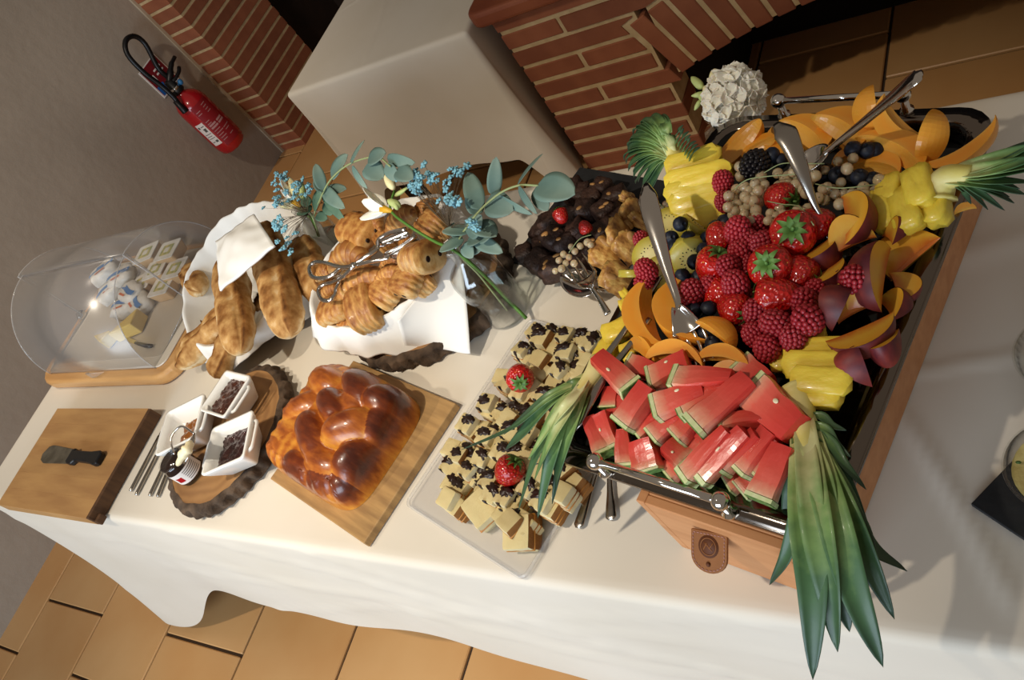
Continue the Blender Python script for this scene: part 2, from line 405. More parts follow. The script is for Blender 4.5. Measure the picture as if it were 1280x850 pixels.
table('buffet_table', 'long buffet table hidden under the long white cloth', 0, 3.3, 0, .8, .75)
def hem1(x, y, ox, oy):
    if oy < -.5: return .30+.012*nz(x*3, 0, 1)-.255*sstep(.56, .10, x)
    if ox < -.5 and y < .4: return .045+.255*sstep(.0, .4, y)
    return .30
def flare1(x, y, ox, oy, t):
    if oy < -.3:
        s = x; f = .012*t+.005*t*(sin(s*8+.5)+.6*sin(s*17+2)+.5*nz(s*5, t*2, 3))
        f += .010*t*nz(s*2.2, t*1.5, 9)
        for (a, b, hh) in ((.15, .28, .004), (.75, -.22, .003), (-.5, .55, .004), (1.6, -.75, .003), (-1.2, .9, .003)):
            f += hh*exp(-((t-a-b*s)/.02)**2)
        return f+.014*t+.07*t*t*sstep(.5, .05, x)
    s = y; return .02*t+.012*t*sin(s*14)+(.06*t*t*sstep(.35, 0, y) if ox < 0 else 0)
cr = [(2.36, .335, 1, .10, .006, .0022, .14), (2.33, .16, .45, -1, .007, .004, .16), (2.42, .52, 1, .2, .02, .002, .25), (1.5, .40, 1, -.3, .01, .0012, .3), (1.62, .63, .3, 1, .008, .002, .15), (2.45, .62, 1, -.25, .012, .003, .2), (2.35, -.0, 1, -.1, .02, .0015, .3)]
CL1 = cloth('tablecloth', 'long white linen cloth draped over the buffet table', 0, 3.3, 0, .8, .75, hem1, flare1, .0012, 330, 80, creases=cr)
table('side_table', 'small table under the square white cloth beside the brick counter', .34, 1.10, 1.44, 2.5, .75)
def hem2(x, y, ox, oy):
    if abs(ox) > .1 and abs(oy) > .1: return .12
    if oy < -.5: return .30-.10*sstep(.42, .34, x)-.10*sstep(1.0, 1.1, x)
    return .30-.18*sstep(1.75, 1.44, y)
def flare2(x, y, ox, oy, t):
    if abs(ox) > .1 and abs(oy) > .1: return .015*t+.055*t*t
    s = x+y; c = max(sstep(.45, .34, x), sstep(.98, 1.10, x)) if oy < -.5 else sstep(1.6, 1.44, y)
    return .006*t+.012*t*sin(s*13+1)+.008*t*nz(s*5, t, 4)+.035*t*t*c
CL2 = cloth('tablecloth', 'square white linen cloth on the side table beside the brick counter', .34, 1.10, 1.44, 2.5, .75, hem2, flare2, .001, 90, 110, creases=[(.62, 1.75, .28, -1, .006, .0025, .5), (.5, 1.9, 1, .3, .006, .002, .3)])

# ------------------------------------------------------------------ fire extinguisher and its sign
mat('red_paint', '#a8121a', .22, coat=.4); mat('print_white', '#e6dfd8', .6); mat('print_red', '#8c1620', .5)
EX = V((-.935, 2.012, .285))
ex = thing('fire_extinguisher', 'red fire extinguisher with black hose hung on the plastered wall', 'fire extinguisher', EX)
mb = MB(); mb.lathe([(.02, -.012), (.058, -.010), (.068, 0), (.074, .025), (.076, .05), (.076, .25), (.072, .275), (.058, .300), (.036, .318), (.026, .325), (.026, .338)], 32)
mb.build('cylinder', 'red_paint', ex)
mb = MB(); mb.lathe([(.03, .332), (.034, .336), (.034, .352), (.024, .358), (.022, .40)], 16); mb.build('valve', 'black_plastic', ex)
mb = MB(); mb.lathe([(.0265, .352), (.0285, .354), (.0285, .364), (.0265, .366)], 16); mb.build('collar', 'steel', ex)
mb = MB(); mb.tube(spl([(0, 0, .39), (.01, .03, .41), (.012, .07, .43), (.012, .115, .437)], 10), [.016]*5+[.012]*3+[.009]*3, 8); mb.build('carry_handle', 'black_plastic', ex)
mb = MB(); mb.tube(spl([(.0, 0, .39), (.02, .02, .385), (.025, .06, .39), (.02, .085, .40)], 8), .009, 8); mb.build('lever', 'black_plastic', ex)
hose = spl([(0, .02, .385), (.0, .015, .46), (.0, .06, .56), (0, .05, .615), (0, .0, .63), (0, -.045, .59), (.01, -.06, .5), (.02, -.055, .42), (.03, -.06, .35), (.03, -.07, .31)], 40)
mb = MB(); mb.tube(hose, .0115, 10); mb.build('hose', 'black_plastic', ex)
mb = MB(); mb.tube([(.03, -.07, .335), (.03, -.073, .275), (.03, -.074, .27)], [.012, .017, .017], 10); mb.build('nozzle', 'black_plastic', ex)
mb = MB(); mb.ball((.03, .025, .362), (.012, .012, .014)); mb.build('safety_pin', mat('pin_blue', '#2f6fa0', .4), ex)
def patch(name, an0, an1, z0, z1, m, r=.0766):
    mb = MB(); mb.grid(lambda u, v: (r*cos(radians(an0+(an1-an0)*u)), r*sin(radians(an0+(an1-an0)*u)), z0+(z1-z0)*v), 10, 2); return mb.build(name, m, ex)
patch('instruction_panel', -52, 18, .035, .265, 'print_red', .0764)
mb = MB()
for i in range(15):
    z0 = .05+.014*i; wdt = R.uniform(.5, 1)
    for (c0, c1) in ((-48, -17), (-14, 14)):
        if R.random() < .18: continue
        e = c0+(c1-c0)*wdt; rr = .0769
        mb.grid(lambda u, v: (rr*cos(radians(c0+(e-c0)*u)), rr*sin(radians(c0+(e-c0)*u)), z0+(.009 if i in (6, 7, 10) else .0032)*v), 6, 1)
mb.build('instruction_print', mat('print_pale', '#b98a88', .6), ex)['kind'] = 'stuff'
patch('white_label', -92, -58, .06, .19, 'print_white', .0768)
mb = MB()
for i, (z0, h, a0, a1) in enumerate([(.165, .012, -88, -80), (.17, .004, -76, -62), (.155, .003, -76, -62), (.14, .02, -74, -64), (.125, .003, -88, -62), (.112, .003, -88, -66), (.1, .003, -88, -62), (.075, .012, -72, -62), (.078, .004, -88, -76)]):
    mb.grid(lambda u, v: (.0771*cos(radians(a0+(a1-a0)*u)), .0771*sin(radians(a0+(a1-a0)*u)), z0+h*v), 4, 1)
mb.build('label_print', mat('print_dark', '#55504c', .6), ex)
mb = MB(); mb.box((-.082, 0, .2), (.02, .05, .10)); mb.build('wall_bracket', 'steel_dull', ex, smooth=False)
sg = thing('fire_sign', 'small dark red safety sign behind the fire extinguisher hose', 'sign', (WX+.003, 2.06, .70))
mb = MB(); mb.box((0, 0, 0), (.004, .135, .150)); mb.build('plate', 'print_white', sg, smooth=False)
mb = MB(); mb.box((.003, .0, .002), (.002, .122, .138)); mb.build('red_field', mat('sign_red', '#7a1620', .5), sg, smooth=False)
mb = MB(); mb.box((.0045, -.036, -.045), (.002, .046, .044)); mb.build('blue_field', mat('sign_blue', '#1f5fa8', .5), sg, smooth=False)
for c, d in [((.006, -.036, -.048), (.001, .018, .026)), ((.006, -.036, -.030), (.001, .010, .008)), ((.0045, -.036, .01), (.002, .026, .03)), ((.0045, .02, .03), (.002, .05, .008)), ((.0045, .02, .01), (.002, .05, .008))]:
    mb = MB(); mb.box(c, d); mb.build('symbol', 'print_white', sg, smooth=False)
# ------------------------------------------------------------------ left end of the buffet
mat('board_wood', '#b98d57', .6, col2='#a67a4a', rnd=.05, nscale=5, stretch=(1.2, 7, 1), bump=.08, bscale=40)
mat('board_edge', '#5c3d22', .65, col2='#4a2f19', nscale=12, stretch=(1, 8, 1))
mat('beech', '#d0a066', .4, col2='#c08d52', nscale=5, stretch=(1, 8, 8), coat=.2)
mat('oak_board', '#b48d58', .6, col2='#937045', nscale=9, stretch=(1, 9, 1))
clear('acrylic', (.985, .98, .975), rough=.25, diff=.06, ior=1.5)
clear('glass', (.97, .98, .975), rough=.02, ior=1.75)
clear('textured_glass', (.97, .97, .975), rough=.18, bump=.5, bscale=170, diff=.10)

# cutting board with a step along its end, and the knife lying on it
cb = thing('cutting_board', 'thick square cutting board of glued wooden strips at the table corner', 'cutting board', (.442, .122, .7505))
n = 6
for i in range(n):
    mb = MB(); y0 = -.137+.274*i/n; mb.box((-.004, y0+.274/n/2, .0165), (.442, .274/n, .033)); o = mb.build('strip', 'board_wood', cb, smooth=False, bevel=.0004, bseg=1)
mb = MB(); mb.box((.2215, .0, .0165), (.011, .274, .033)); mb.build('end_grain', 'board_edge', cb, smooth=False, bevel=.002)
mb = MB(); mb.box((.232, -.127, .009), (.010, .02, .018)); mb.build('end_cleat', 'board_edge', cb, smooth=False, bevel=.002)
kn = thing('kitchen_knife', 'short worn kitchen knife with black handle on the cutting board', 'knife', (.30, .122, .784))
mb = MB(); pts = [(0, .004), (.012, .024), (.03, .029), (.16, .020), (.16, -.016), (.03, -.020), (.008, -.012)]
mb.prism(pts, .002, .0042); mb.build('blade', mat('worn_steel', '#8d8676', .45, .8, col2='#6d6657', nscale=30), kn, smooth=False)
mb = MB(); mb.prism([(.155, .017), (.168, .021), (.172, .015), (.25, .015), (.285, .019), (.297, .012), (.297, -.014), (.285, -.018), (.25, -.013), (.19, -.011), (.182, -.020), (.165, -.020), (.155, -.016)], 0, .015); mb.build('handle', 'black_plastic', kn, smooth=False, bevel=.005, bseg=3)

# cheese box: wooden base, clear two-part roll cover, wrapped portions inside
cz = thing('cheese_box', 'clear acrylic roll cover on a light wooden base', 'cheese box', (.335, .565, .7505))
def rrect(hx, hy, r, n=5):
    out = []
    for (sx, sy, a0) in ((1, 1, 0), (-1, 1, pi/2), (-1, -1, pi), (1, -1, 3*pi/2)):
        for i in range(n+1):
            a = a0+pi/2*i/n; out.append((sx*(hx-r)+r*cos(a), sy*(hy-r)+r*sin(a)))
    return out
mb = MB(); mb.prism(rrect(.335, .225, .07), 0, .036); mb.build('base', 'beech', cz, smooth=False, bevel=.010, bseg=4)
mb = MB(); mb.prism(rrect(.295, .195, .03), .0362, .0405); mb.build('inner_tray', mat('tray_white', '#cfc4b2', .25), cz, smooth=False, bevel=.002)
mb = MB(); mb.prism(rrect(.265, .165, .02), .0406, .0415); mb.build('tray_panel', mat('tray_grey', '#b9ad9b', .3), cz, smooth=False)
def quarter(name, a0, a1, rad, x0, x1):
    mb = MB()
    def pt(a, x): return (x, rad*cos(a)-.005, .052+rad*sin(a))
    mb.grid(lambda u, v: pt(a0+(a1-a0)*u, x0+(x1-x0)*v), 20, 1)
    for x in (x0, x1):
        vs = [(x, -.005, .052)]+[pt(a0+(a1-a0)*i/20, x) for i in range(21)]; mb.add(vs, [(0, i, i+1) for i in range(1, 21)])
    o = mb.build(name, 'acrylic', cz, weld=.0005)
    for p_ in o.data.polygons: p_.use_smooth = len(p_.vertices) == 4
    mods(o, solid=.004); return o
quarter('front_cover', pi/2, pi*1.03, .192, -.275, .263)
quarter('rear_cover', -.03, pi/2+.05, .199, -.281, .269)
clear('acrylic_edge', (.9, .89, .87), rough=.1, diff=.30, ior=1.8)
for (x, rad, a0, a1) in ((-.275, .192, pi/2, pi*1.03), (.263, .192, pi/2, pi*1.03), (-.281, .199, -.03, pi/2+.05), (.269, .199, -.03, pi/2+.05)):
    pts = [(x, rad*cos(a0+(a1-a0)*i/30)-.005, .052+rad*sin(a0+(a1-a0)*i/30)) for i in range(31)]
    mb = MB(); mb.tube(pts+[(x, -.005, .052)]+pts[:1], .0018, 6, False); mb.build('cover_edge', 'acrylic_edge', cz)
for x in (-.283, .272):
    mb = MB(); mb.T = Matrix.Translation((x, -.005, .052)) @ Matrix.Rotation(pi/2, 4, 'Y'); mb.lathe([(.012, -.006), (.014, -.004), (.014, .004), (.012, .006)], 16); mb.build('pivot', 'steel', cz)
mb = MB(); mb.grid(lambda u, v: (-.04+.08*u, -.205-.016*sin(pi*u), .045+.02*v*sin(pi*u)), 12, 3); mb.build('grip_lip', 'acrylic', cz, solid=.003)
mat('foil_white', '#d8d4cc', .35, col2='#bfb9ae', nscale=30); mat('butter', '#d9bd6a', .4, col2='#c9a850', nscale=20); mat('carton', '#c8a880', .6, col2='#b89468', nscale=14)
def portion(px, py, z, sx, sy, sz, rz, kind):
    q = at(px, py, z)
    if kind == 'butter':
        o = thing('cheese_wedge', 'large pale yellow cheese wedge under the clear cover' if sx > .07 else 'small pale yellow cheese piece under the clear cover', 'cheese', q, rz)
        mb = MB(); mb.prism([(-sx/2, -sy/2), (sx/2, -sy/2), (sx/2, sy/2)], 0, sz); mb.build('wedge', 'butter', o, smooth=False, bevel=.003)
        return
    lab = {'tub': 'small sealed portion tub stacked under the clear cover', 'packet': 'white wrapped portion packet with blue stripe under the clear cover'}[kind]
    o = thing('portion_'+kind, lab, 'packet', q, rz, 'wrapped portions under the clear cover')
    if kind == 'tub':
        mb = MB(); mb.prism(rrect(sx/2*.8, sy/2*.8, .006), 0, sz, 1.22); mb.build('tub', 'carton', o, smooth=False, bevel=.002)
        mb = MB(); mb.prism(rrect(sx/2, sy/2, .007), sz, sz+.002); mb.build('lid', 'foil_white', o, smooth=False)
        mb = MB(); mb.prism(rrect(sx*.28, sy*.28, .004), sz+.0021, sz+.0024); l_ = mb.build('lid_picture', mat('lid_print', '#5d7a4a', .5, col2='#c9b46a', nscale=60), o, smooth=False)
        mb = MB(); mb.prism(rrect(sx*.13, sy*.13, .003), sz+.0025, sz+.0028); mb.build('lid_mark', 'foil_white', o, smooth=False)
    else:
        mb = MB(); mb.ball((0, 0, sz/2), (sx/2, sy/2, sz/2), 14, 8, wob=lambda d: (abs(d.x)**6+abs(d.y)**6+abs(d.z)**6)**(-1/6)*(1+.16*nz(d.x*2.5, d.y*2.5, d.z*2.5+rz*7))); mb.build('wrapper', 'foil_white', o)
        mb = MB(); mb.grid(lambda u, v: (sx*(.52*(2*u-1)), sy*(-.1+.22*v)+.004*sin(u*6), sz*1.03-.004*abs(2*u-1)**2), 8, 2); mb.build('blue_stripe', mat('stripe_blue', '#3a6fa8', .4), o)
        mb = MB(); mb.grid(lambda u, v: (sx*(-.2+.4*u), sy*(-.32+.1*v), sz*1.03), 3, 1); mb.build('orange_mark', mat('mark_orange', '#c9652f', .4), o)
for (x, y, z, k, rz) in [(194, 325, .83, 'tub', .2), (221, 322, .83, 'tub', .1), (206, 345, .815, 'tub', .2), (230, 345, .81, 'tub', .1), (188, 362, .80, 'tub', .3), (214, 366, .80, 'tub', .1), (160, 352, .83, 'packet', .4), (172, 372, .815, 'packet', -.3), (148, 368, .82, 'packet', .9), (165, 388, .80, 'packet', .2), (183, 385, .80, 'packet', -.5), (139, 345, .85, 'packet', .7)]:
    portion(x, y, z-.008, .088 if k == 'packet' else .082, .066, .038 if k == 'packet' else .032, rz, k)
portion(168, 412, .794, .09, .055, .04, .3, 'butter'); portion(140, 425, .794, .06, .04, .035, -.4, 'butter')
ck = thing('cheese_knife', 'short dark cheese knife lying inside the clear cover', 'knife', at(182, 433, .794), -.2)
mb = MB(); mb.tube([(-.05, 0, .005), (.02, 0, .006), (.04, .004, .006)], [.004, .006, .005], 8); mb.build('handle', 'black_plastic', ck)
mb = MB(); mb.prism([(-.05, -.004), (-.05, .006), (-.11, .010), (-.12, 0)], .004, .0055); mb.build('blade', 'steel', ck, smooth=False)

# ------------------------------------------------------------------ log slices
mat('bark', '#33261b', .95, col2='#5f4c3b', nscale=28, bump=.8, bscale=70, bdist=.006)
def rings_mat():
    m = mat('log_face', '#9a6c3c', .6, bump=.1, bscale=60); nt = m.node_tree; N = nt.nodes; L = nt.links
    tc = N.new('ShaderNodeTexCoord'); wv = N.new('ShaderNodeTexWave'); wv.wave_type = 'RINGS'; wv.rings_direction = 'Z'; wv.inputs['Scale'].default_value = 14; wv.inputs['Distortion'].default_value = 5; wv.inputs['Detail'].default_value = 3
    n = N.new('ShaderNodeTexNoise'); n.inputs['Scale'].default_value = 9; L.new(tc.outputs['Object'], n.inputs['Vector'])
    ad = N.new('ShaderNodeMath'); ad.operation = 'MULTIPLY_ADD'; ad.inputs[1].default_value = .22
    L.new(tc.outputs['Object'], wv.inputs['Vector']); L.new(wv.outputs['Fac'], ad.inputs[0]); L.new(n.outputs['Fac'], ad.inputs[2])
    r = N.new('ShaderNodeValToRGB'); r.color_ramp.elements[0].position = .3; r.color_ramp.elements[0].color = (*lin('#7a5430'), 1); r.color_ramp.elements[1].position = .95; r.color_ramp.elements[1].color = (*lin('#a57b4c'), 1)
    L.new(ad.outputs[0], r.inputs[0]); L.new(r.outputs[0], N['Principled BSDF'].inputs['Base Color'])
rings_mat()
def log_slice(name, label, c, rx, ry, h, seed, rz=0):
    t = thing(name, label, 'log slice', c, rz)
    ol = lambda a: 1+.07*nz(cos(a)*1.2, sin(a)*1.2, seed)+.03*nz(cos(a)*4, sin(a)*4, seed)
    mb = MB(); mb.prism([(rx*.93*ol(a)*cos(a), ry*.93*ol(a)*sin(a)) for a in [2*pi*i/72 for i in range(72)]], .001, h); mb.build('wood', 'log_face', t, smooth=False)
    mb = MB(); N_ = 220
    def fn(u, v):
        a = 2*pi*u; rid = .5+.5*sin(a*38+2.5*nz(cos(a)*3, sin(a)*3, seed+2)+v*1.4)
        g = 1+(.055*rid+.05*nz(cos(a)*9, sin(a)*9, v*1.3+seed))*(sin(pi*min(1, max(0, (v-.04)/.92)))**.4 if .04 < v < .96 else 0)
        k = .925 if v in (0, 1) else 1
        zz = h*1.02*v if v > 0 else 0
        return (rx*ol(a)*g*k*cos(a), ry*ol(a)*g*k*sin(a), zz*(1+.05*nz(cos(a)*8, sin(a)*8, seed+5)*(v == 1)))
    mb.grid(fn, N_, 10, closeu=True); mb.build('bark', 'bark', t)
    return t
log_slice('log_slice', 'bark-edged log slice holding three white jam dishes', (1.0, .20, .7505), .155, .165, .032, 3)
log_slice('log_slice', 'bark-edged log slice under the napkin-lined pastry basket', (1.405, .525, .7505), .185, .165, .034, 8)

# ------------------------------------------------------------------ square jam dishes
mat('jam_amber', '#34140a', .05, col2='#56260c', nscale=40, bump=1, bscale=70, bdist=.012, coat=1)
mat('jam_red', '#260a07', .05, col2='#3e120b', nscale=40, bump=1, bscale=70, bdist=.012, coat=1)
mat('honey', '#7a4410', .05, col2='#94591c', nscale=14, coat=1)
def dish(label, corners, zr, jam, fill, tilt=0):
    pts = [V((x, y, zr)) for x, y in corners]; c = sum(pts, V())/4; s = sum(((pts[(i+1) % 4]-pts[i]).length for i in range(4)))/4
    d = pts[3]-pts[0]; rz = atan2(d.y, d.x)
    t = thing('jam_dish', label, 'dish', (c.x, c.y, .785), rz); H = zr-.785; hs = s/2; hb = hs*.62
    mb = MB(); prof = [(hs, H), (hs*1.0, H-.004), (hb, .004), (hb*.93, 0)]
    inn = [(hs-.005, H), (hb-.004, .008)]
    rings = [(hb*.9, 0)]+[(hb, .004), (hs*.93, H*.75), (hs, H-.003), (hs, H), (hs-.005, H+.0005), (hs*.93-.006, H*.75), (hb-.004, .010)]
    vs = []; fs = []; m = 24; base = rrect(1, 1, .16, 5)
    for (r_, z_) in rings:
        for (x, y) in base: vs.append((x*r_, y*r_, z_))
    for i in range(len(rings)-1):
        for k in range(m): fs.append((i*m+k, i*m+(k+1) % m, (i+1)*m+(k+1) % m, (i+1)*m+k))
    fs.append(tuple(range(m))); fs.append(tuple((len(rings)-1)*m+k for k in range(m)))
    mb.add(vs, fs); mb.build('bowl', 'white_china', t)
    for sx in (-1, 1):
        mb = MB(); mb.tube(spl([(sx*(hs-.004), -hs*.62, H-.010), (sx*(hs+.007), -hs*.5, H-.008), (sx*(hs+.008), 0, H-.008), (sx*(hs+.007), hs*.5, H-.008), (sx*(hs-.004), hs*.62, H-.010)], 14), .0035, 8); mb.build('lug_handle', 'white_china', t)
    f = H*fill; rr = hb+(hs*.93-hb)*(f/(H*.75))-.006
    mb = MB(); mb.grid(lambda u, v: ((2*u-1)*rr*(1-.06*(abs(2*v-1)**4)), (2*v-1)*rr*(1-.06*(abs(2*u-1)**4)), f+.004*nz(u*5, v*5, H*50+rz)+.003*nz(u*13, v*13, 2)), 28, 28)
    mb.build('jam', jam, t); return t
dish('white square dish of amber jam beside the bread basket', [(.972, .22), (.984, .319), (1.079, .305), (1.065, .203)], .84, 'jam_amber', .72)
dish('white square dish of dark red jam beside the brioche', [(1.085, .088), (1.042, .161), (1.129, .221), (1.21, .141)], .84, 'jam_red', .6)
dish('white square dish of runny honey beside the cutting board', [(.907, .122), (.847, .203), (.931, .26), (1.021, .173)], .84, 'honey', .35)
# small jar of spread with an open bail lid ring and butter curl spoon
jr = thing('spread_jar', 'small glass jar of dark spread with a white printed label', 'jar', at(241, 591, .785), .3)
mb = MB(); mb.lathe([(.026, 0), (.030, .004), (.030, .045), (.027, .052), (.027, .058)], 24); mb.build('jar_body', mat('spread', '#1d0d06', .15, coat=.6), jr)
mb = MB(); mb.grid(lambda u, v: (.0304*cos(-2.4+2.9*u), .0304*sin(-2.4+2.9*u), .009+.032*v), 20, 1); mb.build('paper_label', 'print_white', jr)
mb = MB()
for i in range(6): mb.grid(lambda u, v: (.0306*cos(-.9+1.1*u), .0306*sin(-.9+1.1*u), .013+.0045*i+.0015*v), 8, 1)
mb.build('label_print', 'print_dark', jr)
mb = MB(); mb.grid(lambda u, v: (.0306*cos(-1.7+.5*u), .0306*sin(-1.7+.5*u), .016+.014*v), 6, 1); mb.build('label_emblem', 'red_paint', jr)
mb = MB(); mb.tube([(.027*cos(a), .027*sin(a), .058) for a in [2*pi*i/24 for i in range(25)]], .0022, 8, False); mb.build('rim', 'glass', jr)
sp = thing('butter_spoon', 'small steel spoon with a curl of butter over the spread jar', 'spoon')
q0, q1, q2 = at(229, 580, .865), at(240, 552, .875), at(243, 542, .875)
mb = MB(); mb.tube([q0, (q0+q1)/2, q1, q2], [.004, .012, .011, .003], 12, flat=[.4, .35, .35, .4]); mb.build('spoon_bowl', 'steel', sp)
mb = MB(); mb.tube(spl([q2, at(226, 533, .88), at(214, 548, .875), at(218, 568, .86)], 14), .002, 8); mb.build('spoon_handle', 'steel', sp)
mb = MB(); mb.tube(spl([at(222, 581, .87), at(229, 568, .885), at(235, 560, .89), at(238, 552, .885)], 14), [.003+.007*sin(pi*(i+.5)/15.5)*(1+.3*sin(i*1.7)) for i in range(15)], 9); mb.build('butter_curl', mat('butter_white', '#ece0b8', .4), sp)
# slim steel handles lying under the dishes
for i, (a, b) in enumerate([((163, 614), (199, 545)), ((170, 619), (204, 553)), ((187, 620), (208, 575)), ((197, 621), (214, 578)), ]):
    t = thing('table_knife', 'slim steel knife handle lying between the cutting board and the log slice', 'knife', (0, 0, 0), 0, 'steel knives by the log slice')
    p0, p1 = at(*a, .7545), at(*b, .7555); p2 = p1+(p1-p0).normalized()*.02
    mb = MB(); mb.tube([p0, p0+(p1-p0)*.04, p1], [.0032, .0042, .0036], 10); mb.build('handle', 'steel_dull', t)
    mb = MB(); mb.tube([p1, p2], [.0034, .005], 8, flat=[.6, .3]); mb.build('blade', 'steel', t)
# ------------------------------------------------------------------ baskets with napkins
mat('wicker', '#8a6234', .75, col2='#6a4722', nscale=30, bump=.3, bscale=90)
def basket(label, c, rx, ry, h, seed):
    t = thing('wicker_basket', label, 'basket', c)
    mb = MB(); mb.prism([(rx*.8*cos(2*pi*i/40), ry*.8*sin(2*pi*i/40)) for i in range(40)], .001, .008); mb.build('basket_floor', 'wicker', t, smooth=False)
    nr = 7
    for k in range(nr):
        f = k/(nr-1); g = .8+.2*f; mb = MB(); n = 96
        mb.tube([((rx*g+.004*(1 if (i//2+k) % 2 else -1))*cos(2*pi*i/n), (ry*g+.004*(1 if (i//2+k) % 2 else -1))*sin(2*pi*i/n), .010+(h-.02)*f) for i in range(n+1)], h/nr*.52, 6, False); mb.build('weave', 'wicker', t)
    for k in range(24):
        a = 2*pi*k/24; mb = MB(); mb.tube([(rx*.8*cos(a), ry*.8*sin(a), .004), (rx*cos(a), ry*sin(a), h)], .004, 6); mb.build('stake', 'wicker', t)
    mb = MB(); n = 120
    for ph in (0, pi):
        mb.tube([((rx+.006*cos(i*.6+ph))*cos(2*pi*i/n), (ry+.006*cos(i*.6+ph))*sin(2*pi*i/n), h+.004+.006*sin(i*.6+ph)) for i in range(n+1)], .006, 6, False)
    mb.build('braided_rim', 'wicker', t); return t
def napkin(label, c, rx, ry, zr, zin, drop, seed, zfloor=.7525, out=.012, rise=None, wav=1.0):
    """liner cloth: bowl inside, over the rim, hanging outside by drop(angle)"""
    t = None; mb = MB(); nu, nv = 160, 34
    def fn(u, v):
        a = 2*pi*u; ca, sa = cos(a), sin(a); fold = nz(ca*2.4, sa*2.4, seed)+.5*nz(ca*6, sa*6, seed+3)
        if v < .45:
            t_ = v/.45; g = .25+.72*t_**.8; z = zin+(zr-zin)*t_**2.2
            k = g*(1+.02*fold*t_)
            if rise: z += rise(a)*t_**3
        else:
            t_ = (v-.45)/.55; d = drop(a); top = zr+(rise(a) if rise else 0)
            k = .97+.05*min(1, t_*4); z = top+.006*sin(min(1, t_*4)*pi)-d*max(0, t_-.12)/.88
            e = (out+.010*fold*wav+.0015*sin(a*17+seed))*t_*(1+d*6)
            z = max(z, zfloor+.002*(1+nz(a*5, t_*3, 1)))
            k2 = e/rx; k += k2+.06*max(0, d-.07)*t_
        return (c[0]+rx*k*ca, c[1]+ry*k*sa, z+.003*nz(ca*7, sa*7, v*4+seed)*wav)
    mb.grid(fn, nu, nv, closeu=True); o = mb.build('napkin', 'napkin', solid=.0016); return tag(o, label, 'napkin')
def bump(a, c, w):
    d = (a-c+pi) % (2*pi)-pi; return exp(-(d/w)**2)
basket('round wicker basket of baguettes beside the clear cheese box', (.875, .57, .7525), .170, .170, .054, 1)
napkin('white napkin lining the baguette basket', (.875, .57), .185, .185, .835, .772,
       lambda a: .03+.07*bump(a, .1, .5)+.05*bump(a, 4.4, .5)+.05*bump(a, 2.6, .6), 2.2, wav=2.2, rise=lambda a: .07*bump(a, 2.2, .8)+.03*bump(a, 1.2, .6)+.03*bump(a, 3.2, .5)-.005)
basket('round wicker basket of pastries on the log slice', (1.335, .545, .787), .154, .14, .044, 2)
napkin('white napkin with a hanging corner lining the pastry basket', (1.335, .545), .172, .158, .855, .80,
       lambda a: .02+.085*bump(a, 5.55, .55)+.035*bump(a, 4.4, .6)+.05*bump(a, 3.4, .35), 5.1, out=.02, wav=1.5)
A, B, C_, D = at(497, 402, .858), at(574, 303, .862), at(587, 440, .772), at(507, 436, .772)
mb = MB(); mb.grid(lambda u, v: A.lerp(B, u).lerp(D.lerp(C_, u), v)+V((.006, -.008, 0))*sin(u*7+v)*v*.5+V((.02, -.02, .006))*sin(pi*v)*.5, 20, 20); mb.build('hanging_corner', 'napkin', bpy.data.objects['napkin.001'], solid=.0016)

# folded napkin lying over the baguettes
def sheet(name, label, P, z, thick=.002, n=22, arch=.012, cat='napkin', m='napkin', seed=0):
    A, B, C_, D = [at(x, y, zz) for (x, y), zz in zip(P, z)]
    mb = MB(); mb.grid(lambda u, v: A.lerp(B, u).lerp(D.lerp(C_, u), v)+V((0, 0, arch*sin(pi*v)*sin(pi*u)+.006*nz(u*4, v*4, seed))), n, n); o = mb.build(name, m, solid=thick); return tag(o, label, cat)
sheet('napkin', 'white napkin flap folded over the baguettes', [(276, 364), (344, 308), (318, 268), (270, 302)], [.938, .956, .962, .945], .004, arch=.018, seed=3)

# ------------------------------------------------------------------ baguettes
attr_mat('crust', [(0, '#e0c89e'), (.35, '#c0955c'), (.7, '#8f6030'), (1, '#5c3716')], .8, bump=.6, bscale=70, nz=1.5, nzs=38, rnd=.06, spec=.25)
def baguette(label, p0, p1, rad, seed, group=None):
    d = p1-p0; L_ = d.length; t = thing('baguette', label, 'bread', (0, 0, 0), 0, group)
    mb = MB(); nu, nv = 46, 30
    def sur(u, v):
        x = u; env = (1-(abs(2*x-1))**4.5)**.55 if 0 < x < 1 else 0
        r = rad*env*(1+.16*nz(x*5, 0, seed)+.10*nz(x*9, cos(2*pi*v)*1.5, sin(2*pi*v)*1.5+seed)+.04*nz(x*26, cos(2*pi*v)*4, sin(2*pi*v)*4+seed)); a = 2*pi*v
        seam = 1
        for k, off in enumerate((.32, .62)):
            da = ((v-off-.05*sin(x*4+seed+k)+.5) % 1)-.5; seam -= .16*exp(-(da/.018)**2); seam += .12*exp(-((da-.045)/.028)**2)
        return (x*L_+.0*r, r*seam*cos(a)*1.08, r*seam*sin(a)*.86+.01*sin(x*pi)*0)
    def val(u, v):
        s_ = .35+.35*sin(2*pi*v)
        for k, off in enumerate((.32, .62)):
            da = ((v-off-.05*sin(u*4+seed+k)+.5) % 1)-.5; s_ += .45*exp(-((da-.035)/.02)**2)-.25*exp(-(da/.02)**2)
        return s_-.1+.3*abs(2*u-1)**4*0
    mb.grid(sur, nu, nv, val=val); o = mb.build('crust', 'crust', t, bake=True, weld=.0003); t.matrix_world = axmat(p0, p1, 0, sx=1)
    return t
G = 'baguettes in the napkin'
baguette('long baguette with a lengthwise split under the folded napkin', at(301, 441, .862), at(283, 322, .885), .040, 1)
baguette('long baguette leaning on the bread basket rim towards the pastries', at(364, 420, .855), at(326, 282, .905), .041, 5)
baguette('short stubby baguette poking out towards the cheese box', at(222, 458, .800), at(300, 378, .845), .036, 9)
